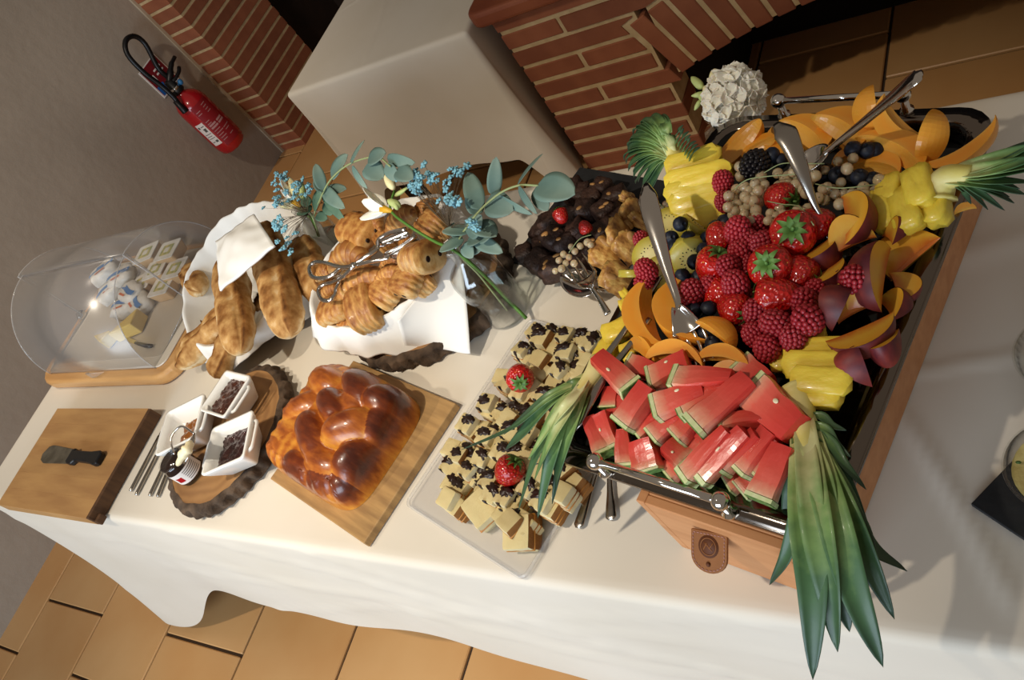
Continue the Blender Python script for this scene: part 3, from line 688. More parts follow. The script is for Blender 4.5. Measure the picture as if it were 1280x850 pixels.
baguette('thin baguette end lying over the wooden base of the cheese box', at(268, 473, .800), at(306, 388, .835), .033, 13)
baguette('dark baguette deep in the basket beside the green vase', at(404, 372, .838), at(372, 302, .850), .036, 17)
baguette('baguette tip showing behind the folded napkin', at(236, 335, .86), at(250, 365, .85), .030, 21)

# ------------------------------------------------------------------ viennoiserie
attr_mat('pastry', [(0, '#e2c188'), (.35, '#cb9752'), (.7, '#a2662f'), (1, '#6c3b18')], .5, coat=.08, bump=.6, bscale=14, nz=1.4, nzs=6, rnd=.15)
mat('dark_chocolate', '#1d0e08', .35, col2='#2b160d', nscale=40)
def croissant_mesh(seed, bend):
    mb = MB(); nu, nv = 54, 18
    def sur(u, v):
        s = 2*u-1; env = max(0, 1-abs(s)**2.2)**.75; st = abs(s)*4.6; fr = st-math.floor(st)
        r = .5*(env*.92+.08)*(1-.16*fr)*(1+.05*nz(u*7, v*2, seed))
        if u in (0, 1): r = .02
        a = 2*pi*v; ph = s*bend; cx = sin(ph)/bend if bend else s; cy = -(1-cos(ph))/bend if bend else 0
        nrm = V((sin(ph), cos(ph), 0)); c = V((cx, cy, 0))*.5
        return c+nrm*(r*.36*cos(a))+V((0, 0, r*.33*sin(a)))
    def val(u, v):
        s = abs(2*u-1)*4.6; fr = s-math.floor(s); return .22+.42*(1-fr)*(.5+.5*sin(2*pi*v))+.15*sin(2*pi*v)
    mb.grid(sur, nu, nv, val=val); return mb.mesh('croissant', 'pastry', bake=True, weld=.0004)
def pain_mesh(seed):
    mb = MB(); nu, nv = 26, 28
    def sur(u, v):
        x = 2*u-1; e = (1-abs(x)**7)**.4 if abs(x) < 1 else 0; a = 2*pi*v
        rc = (abs(cos(a))**2.6+abs(sin(a))**2.6)**(-1/2.6)
        sp_ = 1+.05*sin(a*2+4*x*.4+seed)+.05*nz(u*5, cos(a), sin(a)+seed)
        return (x*.5, .36*e*rc*cos(a)*sp_*(1+.04*sin(x*18)), .24*e*rc*sin(a)*sp_)
    def val(u, v): return .28+.38*max(0, sin(2*pi*v))+.12*sin(u*40)*.5-(.15 if u < .08 or u > .92 else 0)
    mb.grid(sur, nu, nv, val=val); return mb.mesh('pain', 'pastry', bake=True, weld=.0003)
CR = [croissant_mesh(i, b) for i, b in enumerate((.5, .9, 1.3))]; PA = [pain_mesh(i*3) for i in range(3)]
mb = MB(); mb.ball((.485, .13, 0), (.022, .045, .05), 10, 6); tipA = mb.mesh('chocolate_tip', 'dark_chocolate')
mb = MB(); mb.ball((.485, -.13, .01), (.022, .045, .05), 10, 6); tipB = mb.mesh('chocolate_tip', 'dark_chocolate')
mb = MB(); mb.ball((-.485, .13, 0), (.022, .045, .05), 10, 6); tipC = mb.mesh('chocolate_tip', 'dark_chocolate')
mb = MB(); mb.ball((-.485, -.13, .01), (.022, .045, .05), 10, 6); tipD = mb.mesh('chocolate_tip', 'dark_chocolate')
def Zp(x, y): return (380+x/4.72, 260+y/4.72)
def pastry(kind, a, za, b, zb, wd, label, group=None, roll=0, i=0):
    p0, p1 = at(*Zp(*a), za), at(*Zp(*b), zb); L_ = (p1-p0).length
    m = axmat(p0, p1, roll, sx=L_, sy=wd, mid=True)
    if kind == 'c': inst('croissant', CR[i % 3], m, label=label, cat='croissant', group=group)
    else: inst('pain_au_chocolat', PA[i % 3], m, [('chocolate_tip', q) for q in (tipA, tipB, tipC, tipD)], label, 'pastry', group)
GP = 'pastries heaped in the napkin-lined basket'
LC = 'golden croissant heaped in the napkin-lined basket'; LP = 'chocolate-filled pastry roll heaped in the napkin-lined basket'
pastry('p', (235, 105), .895, (405, 165), .895, .10, 'plain square pastry roll beside the blue gypsophila vase', i=0)
pastry('c', (135, 300), .885, (415, 235), .885, .16, 'curved croissant behind the tongs', i=2, roll=.3)
pastry('c', (195, 515), .885, (480, 350), .90, .15, 'broad ridged croissant lying under the tongs', i=0)
pastry('c', (415, 420), .895, (600, 345), .90, .10, 'small pale croissant touching the tong blades', i=1)
pastry('p', (105, 625), .865, (275, 555), .875, .09, 'pastry roll with two chocolate tips at the tong handles', i=1)
pastry('p', (275, 640), .875, (440, 545), .875, .13, 'broad flat pastry roll against the front napkin fold', i=2, roll=.2)
pastry('p', (425, 575), .875, (530, 420), .885, .095, 'pastry roll showing two chocolate dots on its end', i=0)
pastry('p', (565, 520), .885, (645, 350), .895, .095, 'narrow upright pastry roll with two chocolate dots', i=1)
pastry('p', (770, 285), .905, (640, 290), .905, .12, 'coiled pastry roll beside the glass bottle', i=2, roll=.6)
pastry('c', (490, 130), .90, (665, -10), .92, .14, 'tall ridged croissant behind the white freesia', i=0)
pastry('p', (700, 165), .91, (800, 40), .915, .09, 'slim pastry roll beneath the blue gypsophila', i=1)
pastry('c', (690, 90), .89, (740, -60), .90, .13, 'croissant at the back rim of the pastry basket', i=1)
pastry('p', (760, 175), .90, (835, 110), .90, .06, 'little pastry end against the bottle leaves', i=0)
pastry('c', (80, 390), .875, (170, 345), .88, .10, 'croissant tip inside the upper tong ring', i=1)
pastry('c', (95, 520), .87, (220, 450), .875, .10, 'croissant tip inside the lower tong ring', i=0)
pastry('p', (640, 480), .865, (740, 380), .87, .09, 'ridged roll pressed against the bright napkin', i=2)
pastry('c', (380, 120), .89, (490, 60), .90, .11, 'croissant behind the plain square roll', i=2)
for (a, za, b, zb, k, wd) in [((470, 310), .88, (620, 290), .885, 'c', .13), ((430, 230), .885, (520, 150), .885, 'p', .09), ((560, 240), .885, (660, 180), .885, 'c', .12), ((220, 620), .855, (330, 680), .85, 'p', .08), ((440, 620), .85, (560, 560), .855, 'c', .10), ((330, 440), .86, (480, 480), .86, 'c', .13), ((560, 60), .87, (600, 180), .87, 'c', .12), ((250, 230), .86, (300, 330), .86, 'p', .1), ((500, 400), .865, (640, 330), .865, 'p', .1)]:
    pastry(k, a, za-.012, b, zb-.012, wd, LC if k == 'c' else LP, GP+(' (croissants)' if k == 'c' else ' (rolls)'), i=R.randrange(3))

# tongs
tg = thing('serving_tongs', 'scissor style steel pastry tongs on the croissants', 'tongs')
def arm(pts, z, r=.0042): 
    mb = MB(); mb.tube(spl([at(*Zp(*q), zz) for q, zz in zip(pts, z)], 30), r, 8); return mb
ring1 = [(215, 355), (150, 405), (80, 415), (40, 395), (35, 345), (70, 320), (130, 325), (215, 350), (295, 340)]
ring2 = [(215, 430), (190, 480), (185, 510), (150, 545), (105, 540), (85, 490), (110, 455), (165, 440), (235, 405), (295, 340)]
arm(ring1, [.93]*7+[.938, .945]).build('finger_ring', 'steel', tg); arm(ring2, [.915]*8+[.93, .945]).build('finger_ring', 'steel', tg)
arm([(295, 340), (360, 290), (430, 245), (440, 190), (500, 150), (600, 125)], [.945, .948, .945, .943, .945, .948], .0042).build('jaw_arm', 'steel', tg)
arm([(295, 340), (400, 315), (500, 292), (480, 275), (570, 230), (660, 165)], [.945, .945, .94, .935, .932, .935], .0042).build('jaw_arm', 'steel', tg)
def jaw(P, z):
    A, B, C_, D = [at(*Zp(*q), z) for q in P]; mb = MB()
    mb.grid(lambda u, v: A.lerp(B, u).lerp(D.lerp(C_, u), v)+V((0, 0, -.008*sin(pi*v)+(.004 if v == 1 and int(u*16) % 4 < 2 else 0))), 16, 5); return mb
jaw([(440, 190), (600, 125), (620, 160), (450, 235)], .945).build('jaw', 'steel', tg, solid=.0015)
jaw([(480, 275), (660, 165), (690, 200), (560, 300)], .93).build('jaw', 'steel', tg, solid=.0015)
mb = MB(); mb.T = Matrix.Translation(at(*Zp(295, 340), .948)); mb.lathe([(.001, -.006), (.006, -.004), (.006, .003), (.003, .006)], 14); mb.build('pivot_screw', 'steel', tg)

# ------------------------------------------------------------------ brioche on its board
e1 = V((.307, -.098, 0)).normalized(); e2 = V((-e1.y, e1.x, 0)); BZ = atan2(e1.y, e1.x)
bc = (V((1.192, .115, 0))+V((1.57, .281, 0)))/2
bb = thing('brioche_board', 'thin oak board under the braided brioche', 'serving board', (bc.x, bc.y, .7505), BZ)
mb = MB(); mb.box((0, 0, .008), (.322, .273, .016)); mb.build('board', 'oak_board', bb, smooth=False, bevel=.002)
attr_mat('brioche_crust', [(0, '#e0a03c'), (.25, '#cf8a30'), (.5, '#a85a1c'), (.72, '#73300e'), (1, '#45190a')], .34, coat=.35, bump=.35, bscale=60, nz=.6, nzs=38, stretch=(1, 2.5, 1))
lum = [(310, 150, .845, .040, .034, .2, .35), (440, 165, .862, .045, .033, -.2, .85), (550, 210, .868, .040, .034, .5, .85), (640, 230, .850, .042, .032, -.3, .8), (215, 260, .840, .040, .034, .9, .35), (335, 255, .866, .038, .028, -.1, .8), (255, 370, .858, .050, .034, -.2, .72), (390, 330, .872, .040, .032, .9, .45), (530, 330, .866, .036, .042, .2, .95), (120, 420, .828, .042, .036, .4, .3), (450, 460, .862, .050, .042, .6, 1.0), (190, 510, .840, .038, .036, .2, .75), (300, 550, .838, .036, .032, .7, .7), (385, 590, .842, .036, .034, .1, .9), (600, 290, .852, .034, .030, .6, .7), (300, 480, .850, .036, .030, .3, .4), (430, 250, .855, .03, .03, 0, .4)]
LM = []
C0 = V((1.345, .21, .767))
for (x, y, z, a, b, rot, dk) in lum:
    q = at(300+x*.313, 420+y*.313, z); d = q-C0; LM.append((d.dot(e1), d.dot(e2), z, a, b, rot, dk))
def bri(x, y):
    hx, hy = .150, .116
    ex_ = abs(x/hx)**5+abs(y/hy)**5; 
    if ex_ >= 1: return 0, .3
    base = .062*(1-ex_)**.28
    acc = 0; best = (-1, .3); s_ = 0
    for (cx, cy, cz_, a, b, rot, dk) in LM:
        dx, dy = x-cx, y-cy; u = (dx*cos(rot)+dy*sin(rot))/(a*1.42); v = (-dx*sin(rot)+dy*cos(rot))/(b*1.05); v += .18*sin(u*2.2); q = 1-abs(u)**2.6-v*v
        h = (cz_-C0.z-.036)+.038*(sqrt(q) if q > 0 else -.6*(-q)); s_ += exp(h*230)
        if h > best[0]: best = (h, (.38+.62*dk)*(.06+.94*max(0, q)**.45))
    hl = math.log(s_)/230; edge = (1-ex_)**.22
    h = max(base, min(hl, .13)*edge)
    k = best[1] if hl*edge > base else .42+.1*sin(x*220 if abs(y/hy) > abs(x/hx) else y*220)
    if ex_ > .35 and hl*edge < base+.01: h *= 1+.035*sin((x if abs(y/hy) > abs(x/hx) else y)*260)
    return h, k
br = thing('brioche', 'large braided brioche loaf with shiny dark glaze', 'bread', (C0.x, C0.y, C0.z), BZ)
mb = MB(); nb = 150
cache = {}
def bfn(u, v):
    s, t = 2*u-1, 2*v-1
    s = s*(1.2-.2*s*s); t = t*(1.2-.2*t*t)     # denser toward the rim
    x, y = s*.1502, t*.1162
    k = max(abs(s), abs(t)); rr = (abs(s)**5+abs(t)**5)**.2
    if rr > 1e-6: x *= k/rr; y *= k/rr
    h, c_ = bri(x, y); cache[(u, v)] = c_; return (x, y, h)
mb.grid(bfn, nb, nb, val=lambda u, v: cache[(u, v)])
mb.build('loaf', 'brioche_crust', br, bake=True)
# ------------------------------------------------------------------ glass bottles with sprigs
mat('stem_green', '#4f7a2c', .5); mat('stem_pale', '#8f9a6a', .6); mat('twig', '#5a4a35', .7)
attr_mat('eucalyptus', [(0, '#47625e'), (.45, '#647d74'), (1, '#869788')], .6, nz=.5, nzs=30, rnd=.18, spec=.3)
attr_mat('eucalyptus_dark', [(0, '#2f4a3c'), (.5, '#4d6a58'), (1, '#748f78')], .6, nz=.5, nzs=30, rnd=.18, spec=.3)
mat('gyp_blue', '#8ab4bd', .6, col2='#5f9db0', nscale=200, rnd=.2); mat('petal_white', '#fbf7ee', .5, sss=.2, col2='#f3ebd6', nscale=20); mat('petal_cream', '#eee3b0', .5, sss=.2); mat('petal_throat', '#d8a52a', .5); mat('bud_green', '#b4c07a', .5, sss=.1)
def bottle(label, c, r, h, rn):
    t = thing('glass_bottle', label, 'bottle', c)
    ht = h*.62
    out = [(r*.9, 0), (r, .006), (r, ht), (r*.92, ht+.012), (rn*1.1, h*.80), (rn, h*.84), (rn, h*.95), (rn*1.35, h*.965), (rn*1.35, h)]
    inn = [(q-.0025, max(z, .006)) for q, z in out][::-1]
    mb = MB(); prof = out+inn; seg = 32; vs = []; fs = []
    for (q, z) in prof:
        for k in range(seg): vs.append((q*cos(2*pi*k/seg), q*sin(2*pi*k/seg), z))
    for i in range(len(prof)-1):
        for k in range(seg): fs.append((i*seg+k, i*seg+(k+1) % seg, (i+1)*seg+(k+1) % seg, (i+1)*seg+k))
    fs.append(tuple(range(seg))); fs.append(tuple((len(prof)-1)*seg+k for k in range(seg)))
    mb.add(vs, fs); mb.build('bottle_glass', 'glass', t)
    mb = MB(); mb.lathe([(r-.003, .007), (r-.003, h*.34)], 28); mb.build('water', clear('water_'+str(round(r, 3)), (.93, .95, .93), rough=.02, ior=1.33), t)
    return t
def leaf(parent, base, tip, wd, m, curl=.12, roll=0, thick=.0007, name='leaf', oval=.75, fold=.1):
    d = tip-base; L_ = d.length; mb = MB()
    def fn(u, v):
        s = 2*v-1; w_ = wd*(sin(pi*min(1, u**oval))**.55 if 0 < u < 1 else 0); return (u*L_, s*w_, L_*curl*(-(u*u)+.3*u)+fold*abs(s)*w_)
    mb.grid(fn, 12, 6, val=lambda u, v: .25+.5*u)
    o = mb.build(name, m, parent, bake=True, solid=thick); o.matrix_local = axmat(base, tip, roll, sx=1); return o
def sprig(label, stempts, leaves, m='eucalyptus', rs=.0018, nm='eucalyptus_sprig'):
    t = thing(nm, label, 'sprig'); pts = [at(x, y, z) for x, y, z in stempts]
    mb = MB(); mb.tube(spl(pts, 30), rs, 6); mb.build('stem', 'stem_pale', t)
    for (bx, by, bz, tx, ty, tz, w_, rl) in leaves: leaf(t, at(bx, by, bz), at(tx, ty, tz), w_, m, roll=rl)
    return t
bottle('clear glass bottle with green stem standing before the slate of brownies', at(636, 388, .7515), .045, .185, .014)
# neck of that bottle sits near (566,305)
sprig('blue-green eucalyptus sprig arching over the brownie slate', [(634, 388, .78), (600, 345, .86), (572, 312, .93), (590, 275, .98), (620, 245, 1.0), (647, 232, 1.01), (673, 232, 1.01)], [
    (580, 300, .95, 548, 312, .96, .020, .2), (588, 290, .96, 552, 285, .97, .017, .3), (600, 262, .98, 582, 212, 1.0, .017, .1), (608, 252, .99, 640, 262, .98, .022, .3), (594, 280, .97, 620, 293, .96, .020, -.3), (617, 245, .99, 620, 196, 1.03, .012, .8), (622, 245, .99, 662, 270, .97, .008, 1.1), (647, 231, 1.01, 675, 190, 1.03, .012, -.4), (648, 233, 1.01, 668, 268, .99, .009, .9), (672, 231, 1.01, 716, 240, 1.01, .026, .1), (670, 234, 1.0, 683, 262, .99, .015, .3), (580, 305, .95, 590, 322, .94, .012, .2), (584, 302, .95, 603, 297, .95, .015, 0), (592, 298, .95, 627, 315, .93, .013, .3), (602, 296, .95, 614, 292, .96, .016, .2), (570, 298, .95, 566, 277, .96, .008, .4), (596, 270, .97, 590, 228, .99, .016, .5), (578, 310, .94, 600, 312, .94, .013, .4), (586, 296, .96, 600, 268, .98, .022, .2)])
def gyps(label, root, tips, z0, rb=.0072):
    t = thing('gypsophila_sprig', label, 'flower'); p0 = at(*root); mb = MB(); n = 0
    hub = at(*z0)
    mb.tube([p0, hub], .001, 5)
    for (x, y, z) in tips: mb.tube(spl([hub, hub.lerp(at(x, y, z), .5)+V((R.uniform(-.006, .006), R.uniform(-.006, .006), .004)), at(x, y, z)], 6), .00032, 4)
    mb.build('twigs', 'twig', t)
    me = [None]*3
    for k in range(3):
        m2 = MB()
        for j in range(5):
            a = 2*pi*j/5+k; m2.ball((.55*cos(a), .55*sin(a), .1), (.55, .4, .3), 6, 4, rot=Matrix.Rotation(a, 3, 'Z'))
        m2.ball((0, 0, .25), .45, 6, 4); me[k] = m2.mesh('blossom', 'gyp_blue')
    for i, (x, y, z) in enumerate(tips):
        o = link('blossom', me[i % 3], t); o.location = at(x, y, z); s_ = rb*R.uniform(.7, 1.2); o.scale = (s_, s_, s_); o.rotation_euler = (R.uniform(-.6, .6), R.uniform(-.6, .6), R.uniform(0, 6))
    return t
# blue gypsophila of the bottle in front of the pastries
tips = []
for (cx, cy, n, sx, sy) in [(535, 222, 26, 22, 9), (562, 252, 16, 12, 7), (573, 212, 8, 9, 8), (590, 280, 7, 7, 8), (522, 232, 8, 12, 6)]:
    for i in range(n): tips.append((cx+R.gauss(0, sx*.6), cy+R.gauss(0, sy*.6), R.uniform(.985, 1.01)))
gyps('blue gypsophila sprig over the croissants', (568, 312, .93), tips, (562, 285, .96))
def freesia(label, stem, flower, buds):
    t = thing('freesia', label, 'flower'); mb = MB(); mb.tube(spl([at(*q) for q in stem], 24), [.0034-.0012*i/24 for i in range(25)], 8); mb.build('stem', 'stem_green', t)
    if flower:
        b, tip, w_ = flower; pb, pt = at(*b), at(*tip); d = (pt-pb); 
        mb = MB(); mb.tube([pb, pb+d*.35], [.003, .008], 10); mb.build('throat', 'petal_throat', t)
        side = d.cross(V((0, 0, 1))).normalized(); up = side.cross(d).normalized()
        for k in range(6):
            a = 2*pi*k/6; dr = side*cos(a)+up*sin(a); m2 = MB(); L_ = d.length
            b0 = pb+d*.25+dr*.004; t0 = pb+d*(.95+.1*(k % 2))+dr*(w_*(.9+.25*(k % 2)))
            o = leaf(t, b0, t0, w_*.62, 'petal_white', curl=-.25, name='petal', oval=.9, roll=a, fold=.25)
    for (b, tip, r) in buds:
        pb, pt = at(*b), at(*tip); mb = MB(); mb.tube(spl([pb, pb.lerp(pt, .35), pb.lerp(pt, .75), pt], 9), [r*.4, r*.75, r*.95, r, r*.98, r*.9, r*.75, r*.55, r*.35, r*.1], 9); mb.build('bud', 'bud_green' if r < .008 else 'petal_cream', t)
    return t
freesia('white freesia on a long green stem through the clear bottle', [(658, 398, .765), (632, 372, .80), (606, 345, .86), (572, 316, .93), (540, 300, .945), (508, 280, .965), (488, 262, .975), (493, 238, .985)],
        ((490, 264, .975), (456, 256, .985), .020), [((492, 236, .985), (481, 216, .995), .009), ((500, 258, .975), (484, 250, .985), .0078), ((497, 262, .975), (492, 250, .985), .005), ((494, 245, .98), (508, 236, .99), .004), ((494, 243, .98), (513, 233, .99), .003)])
# the smaller green bottle behind the baguettes
bottle('small green glass bottle between the bread and pastry baskets', (1.035, .700, .7515), .034, .15, .012)
MATS['glass']
sprig('dark eucalyptus sprig leaning over the plain square pastry', [(402, 300, .79), (392, 275, .90), (400, 250, .95), (413, 225, .985), (437, 205, 1.01), (470, 196, 1.02), (488, 208, 1.02)], [
    (404, 237, .97, 393, 203, 1.0, .013, .3), (402, 240, .97, 394, 222, .98, .011, .6), (414, 222, .985, 432, 192, 1.01, .022, .2), (438, 206, 1.01, 453, 174, 1.03, .013, -.2), (440, 208, 1.01, 456, 236, .99, .010, .8), (460, 200, 1.02, 480, 190, 1.03, .018, .3), (458, 206, 1.02, 478, 222, 1.0, .021, .1), (482, 206, 1.02, 498, 226, 1.0, .013, .4), (484, 198, 1.02, 515, 204, 1.02, .012, .9), (496, 212, 1.01, 514, 222, 1.01, .017, .2), (404, 236, .96, 425, 258, .97, .015, .4), (405, 240, .96, 430, 234, .97, .014, .2)], 'eucalyptus')
sprig('low dark eucalyptus leaves hanging beside the baguettes', [(400, 300, .79), (394, 280, .90), (385, 262, .93), (372, 262, .94)], [
    (392, 262, .93, 400, 236, .96, .020, .2), (402, 238, .95, 428, 278, .92, .012, .5), (390, 262, .93, 370, 266, .94, .020, .2), (396, 268, .92, 408, 274, .91, .012, .1), (385, 258, .94, 380, 244, .95, .012, .3), (404, 255, .93, 414, 268, .92, .012, .5)], 'eucalyptus_dark')
tips = []
for (cx, cy, n, sx, sy) in [(350, 222, 14, 12, 10), (372, 238, 14, 14, 10), (345, 250, 14, 10, 12), (350, 285, 14, 8, 10), (358, 308, 8, 9, 10), (385, 238, 5, 8, 5)]:
    for i in range(n): tips.append((cx+R.gauss(0, sx*.6), cy+R.gauss(0, sy*.6), R.uniform(.955, .985)))
gyps('blue gypsophila sprig hanging over the baguettes', (398, 295, .85), tips, (385, 268, .93))
freesia('white freesia cluster among blue gypsophila over the baguettes', [(400, 300, .80), (390, 275, .90), (372, 258, .94)], ((376, 258, .94), (352, 240, .96), .016),
        [((374, 250, .945), (362, 222, .965), .011), ((370, 256, .94), (348, 256, .95), .010), ((378, 248, .95), (378, 228, .965), .007)])

# ------------------------------------------------------------------ cake platter
pe1 = V((.266, -.093, 0)).normalized(); pe2 = V((-pe1.y, pe1.x, 0)); PZ = atan2(pe1.y, pe1.x)
pc = V((1.542, .097, 0))+pe1*.143+pe2*.187
pl = thing('glass_platter', 'rectangular textured clear glass platter of sponge cubes', 'platter', (pc.x, pc.y, .7505), PZ)
mb = MB(); mb.prism(rrect(.142, .188, .012), 0, .006); mb.build('glass_base', 'textured_glass', pl, smooth=False)
mb = MB(); rr_ = rrect(.142, .188, .012); mb.tube([(x, y, .008) for x, y in rr_+rr_[:1]], .0028, 6, False); mb.build('raised_rim', 'textured_glass', pl)
attr_mat('sponge', [(0, '#f8ebc2'), (.5, '#f0d99c'), (.8, '#c48c4e'), (1, '#7a4520')], .85, bump=.8, bscale=120, nz=.35, nzs=60, rnd=.08, sss=.05, spec=.2)
def cube_mesh(seed):
    mb = MB(); n = 7; rr = random.Random(seed)
    def face(ax, sg):
        def fn(u, v):
            a, b = 2*u-1, 2*v-1; q = [0, 0, 0]; q[ax] = sg; q[(ax+1) % 3] = a; q[(ax+2) % 3] = b; q = V(q)
            L6 = (abs(q.x)**12+abs(q.y)**12+abs(q.z)**12)**(1/12); q = q/L6
            return q*(.5*(1+.05*nz(q.x*2, q.y*2, q.z*2+seed)))
        def val(u, v): 
            s_ = .2
            if ax == 2 and sg > 0: s_ = .50
            if ax == 0 and sg > 0 and seed == 1: s_ = .9
            return s_
        mb.grid(fn, n, n, val=val)
    for ax in range(3):
        for sg in (-1, 1): face(ax, sg)
    return mb.mesh('sponge', 'sponge', bake=True)
SPG = [cube_mesh(i) for i in range(4)]
def stripe_mesh(z):
    mb = MB(); mb.box((0, 0, z), (1.03, 1.03, .07)); return mb.mesh('caramel_line', 'caramel', True)
mat('caramel', '#b5762c', .5)
ST = [stripe_mesh(.1), stripe_mesh(-.15)]
def drip_mesh(seed):
    rr = random.Random(seed); mb = MB(); c = (rr.uniform(-.15, .15), rr.uniform(.05, .25), .5)
    mb.ball(c, (.42, .26, .07), 22, 8, rot=Matrix.Rotation(rr.uniform(-.4, .4), 3, 'Z'), wob=lambda d: 1+.75*nz(d.x*2.4, d.y*2.4, d.z+seed*5))
    mb.ball((c[0]+rr.uniform(-.2, .2), -.48, .36), (.16, .06, .22), 10, 6, wob=lambda d: 1+.5*nz(d.x*2, d.y*2, d.z*2+seed)); return mb.mesh('chocolate_drip', 'dark_chocolate')
DR = [drip_mesh(i) for i in range(5)]
Z8 = lambda x, y: (500+x/2.428, 380+y/2.428)
cubes = []
for row in [[(420, 90), (465, 95), (510, 100), (560, 108), (605, 118)], [(375, 145), (420, 148), (465, 150), (512, 152), (558, 158)], [(432, 198), (490, 205), (545, 200)], [(318, 225), (372, 272), (425, 268), (480, 255)], [(275, 305), (318, 335), (365, 330)], [(215, 370), (258, 385), (305, 395), (350, 390)], [(170, 445), (212, 455), (258, 470), (300, 440)], [(165, 495), (215, 510), (262, 520)], [(168, 548), (160, 592), (268, 560)], [(325, 545), (330, 590), (325, 645), (372, 655)], [(445, 600), (480, 560), (510, 525), (400, 560)], [(400, 335), (440, 320), (395, 400), (350, 440), (345, 500), (390, 480), (430, 450), (470, 400), (500, 340), (530, 280), (580, 220), (440, 520), (480, 490)]]: cubes += row
ext = []
for (x, y) in cubes:
    ext += [(x, y), (x+R.uniform(14, 26), y+R.uniform(14, 24))]
cubes = ext
LCU = 'yellow sponge cube with caramel lines heaped on the glass platter'; LCD = 'yellow sponge cube topped with chocolate on the glass platter'
for i, (x, y) in enumerate(cubes):
    z = .7725+.012*(i % 3 == 1); s_ = R.uniform(.027, .032)
    q = at(*Z8(x, y+6), z+.002); dr = R.random() < .55
    m = Matrix.Translation(q) @ Matrix.Rotation(PZ+R.gauss(0, .12), 4, 'Z') @ Matrix.Rotation(R.gauss(0, .06), 4, 'X') @ Matrix.Diagonal((s_, s_, s_*1.2, 1))
    inst('cake_cube', SPG[i % 4], m, [('caramel_line', ST[0]), ('caramel_line', ST[1])]+([('chocolate_drip', DR[i % 5])] if dr else []), LCD if dr else LCU, 'cake', 'sponge cubes with chocolate' if dr else 'sponge cubes with caramel lines')
for (x, y, rz, lab) in [(255, 625, .9, 'sponge slice tilted at the corner of the glass platter'), (372, 695, .15, 'thick sponge slice with brown crust at the platter edge')]:
    q = at(*Z8(x, y), .772); m = Matrix.Translation(q) @ Matrix.Rotation(rz, 4, 'Z') @ Matrix.Rotation(.3, 4, 'X') @ Matrix.Diagonal((.045, .05, .04, 1))
    inst('cake_cube', SPG[1], m, [('caramel_line', ST[0])], lab, 'cake')

# ------------------------------------------------------------------ fruit kinds used in several places
def strawberry_mat():
    m = mat('strawberry_skin', '#a80f10', .22, coat=.6, sss=.15, rnd=.15); nt = m.node_tree; N = nt.nodes; L = nt.links; b = N['Principled BSDF']
    tc = N.new('ShaderNodeTexCoord'); vo = N.new('ShaderNodeTexVoronoi'); vo.inputs['Scale'].default_value = 9; L.new(tc.outputs['Object'], vo.inputs['Vector'])
    r = N.new('ShaderNodeValToRGB'); r.color_ramp.elements[0].position = .10; r.color_ramp.elements[0].color = (*lin('#d9a03a'), 1); r.color_ramp.elements[1].position = .16; r.color_ramp.elements[1].color = (*lin('#b3140f'), 1)
    L.new(vo.outputs['Distance'], r.inputs[0]); L.new(hsv_rnd(nt, r.outputs[0], .18), b.inputs['Base Color'])
    bp = N.new('ShaderNodeBump'); bp.inputs['Strength'].default_value = .3; bp.inputs['Distance'].default_value = .05; L.new(vo.outputs['Distance'], bp.inputs['Height']); L.new(bp.outputs[0], b.inputs['Normal'])
strawberry_mat()
mb = MB(); mb.lathe([(.0, -.62), (.16, -.60), (.34, -.46), (.46, -.24), (.52, 0), (.53, .18), (.47, .34), (.30, .43), (.0, .44)], 22); STRAW = mb.mesh('berry', 'strawberry_skin', weld=.0005)
mat('calyx_green', '#567a36', .55, rnd=.15)
mb = MB()
for k in range(9):
    a = 2*pi*k/9; m2 = Matrix.Rotation(a, 4, 'Z'); L_ = .30+.08*(k % 2)
    mb.T = m2; mb.grid(lambda u, v: (.04+L_*u, (2*v-1)*.10*(1-u)**.7, .45+.10*sin(u*2.6)-.10*u*u+.02*abs(2*v-1)), 5, 2)
mb.T = None; mb.tube([(0, 0, .44), (.03, 0, .62)], [.05, .035], 6); CALYX = mb.mesh('calyx', 'calyx_green')
def strawberry(px, py, z, size, label, tilt=(0, 0), group=None, parent=None):
    q = at(px, py, z); m = Matrix.Translation(q) @ Matrix.Rotation(tilt[1], 4, 'Z') @ Matrix.Rotation(tilt[0], 4, 'X') @ Matrix.Diagonal((size, size, size, 1))
    return inst('strawberry', STRAW, m, [('calyx', CALYX)], label, 'strawberry', group)
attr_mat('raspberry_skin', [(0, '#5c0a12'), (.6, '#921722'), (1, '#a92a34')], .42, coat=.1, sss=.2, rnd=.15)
mb = MB(); rows = 9
for ring in range(rows):
    ph = pi*(ring+.6)/(rows+.2); zz = .46*cos(ph); rr_ = .42*sin(ph)**.8; n = max(4, int(rr_*2*pi/.165))
    for k in range(n):
        a = 2*pi*(k+.5*(ring % 2))/n; c0 = V((rr_*cos(a), rr_*sin(a), zz)); o0 = len(mb.v); mb.ball(c0, .105, 7, 5)
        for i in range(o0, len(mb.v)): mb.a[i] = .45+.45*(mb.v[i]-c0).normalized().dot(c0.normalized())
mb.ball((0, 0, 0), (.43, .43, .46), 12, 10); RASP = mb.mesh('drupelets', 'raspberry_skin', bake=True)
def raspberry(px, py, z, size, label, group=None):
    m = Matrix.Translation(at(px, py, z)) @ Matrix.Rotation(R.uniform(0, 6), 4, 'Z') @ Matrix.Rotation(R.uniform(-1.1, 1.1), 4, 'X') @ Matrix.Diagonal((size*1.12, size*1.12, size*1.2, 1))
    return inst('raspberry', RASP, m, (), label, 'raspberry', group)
mat('blueberry_skin', '#10131d', .5, col2='#232a3a', nscale=3, rnd=.2, spec=.4)
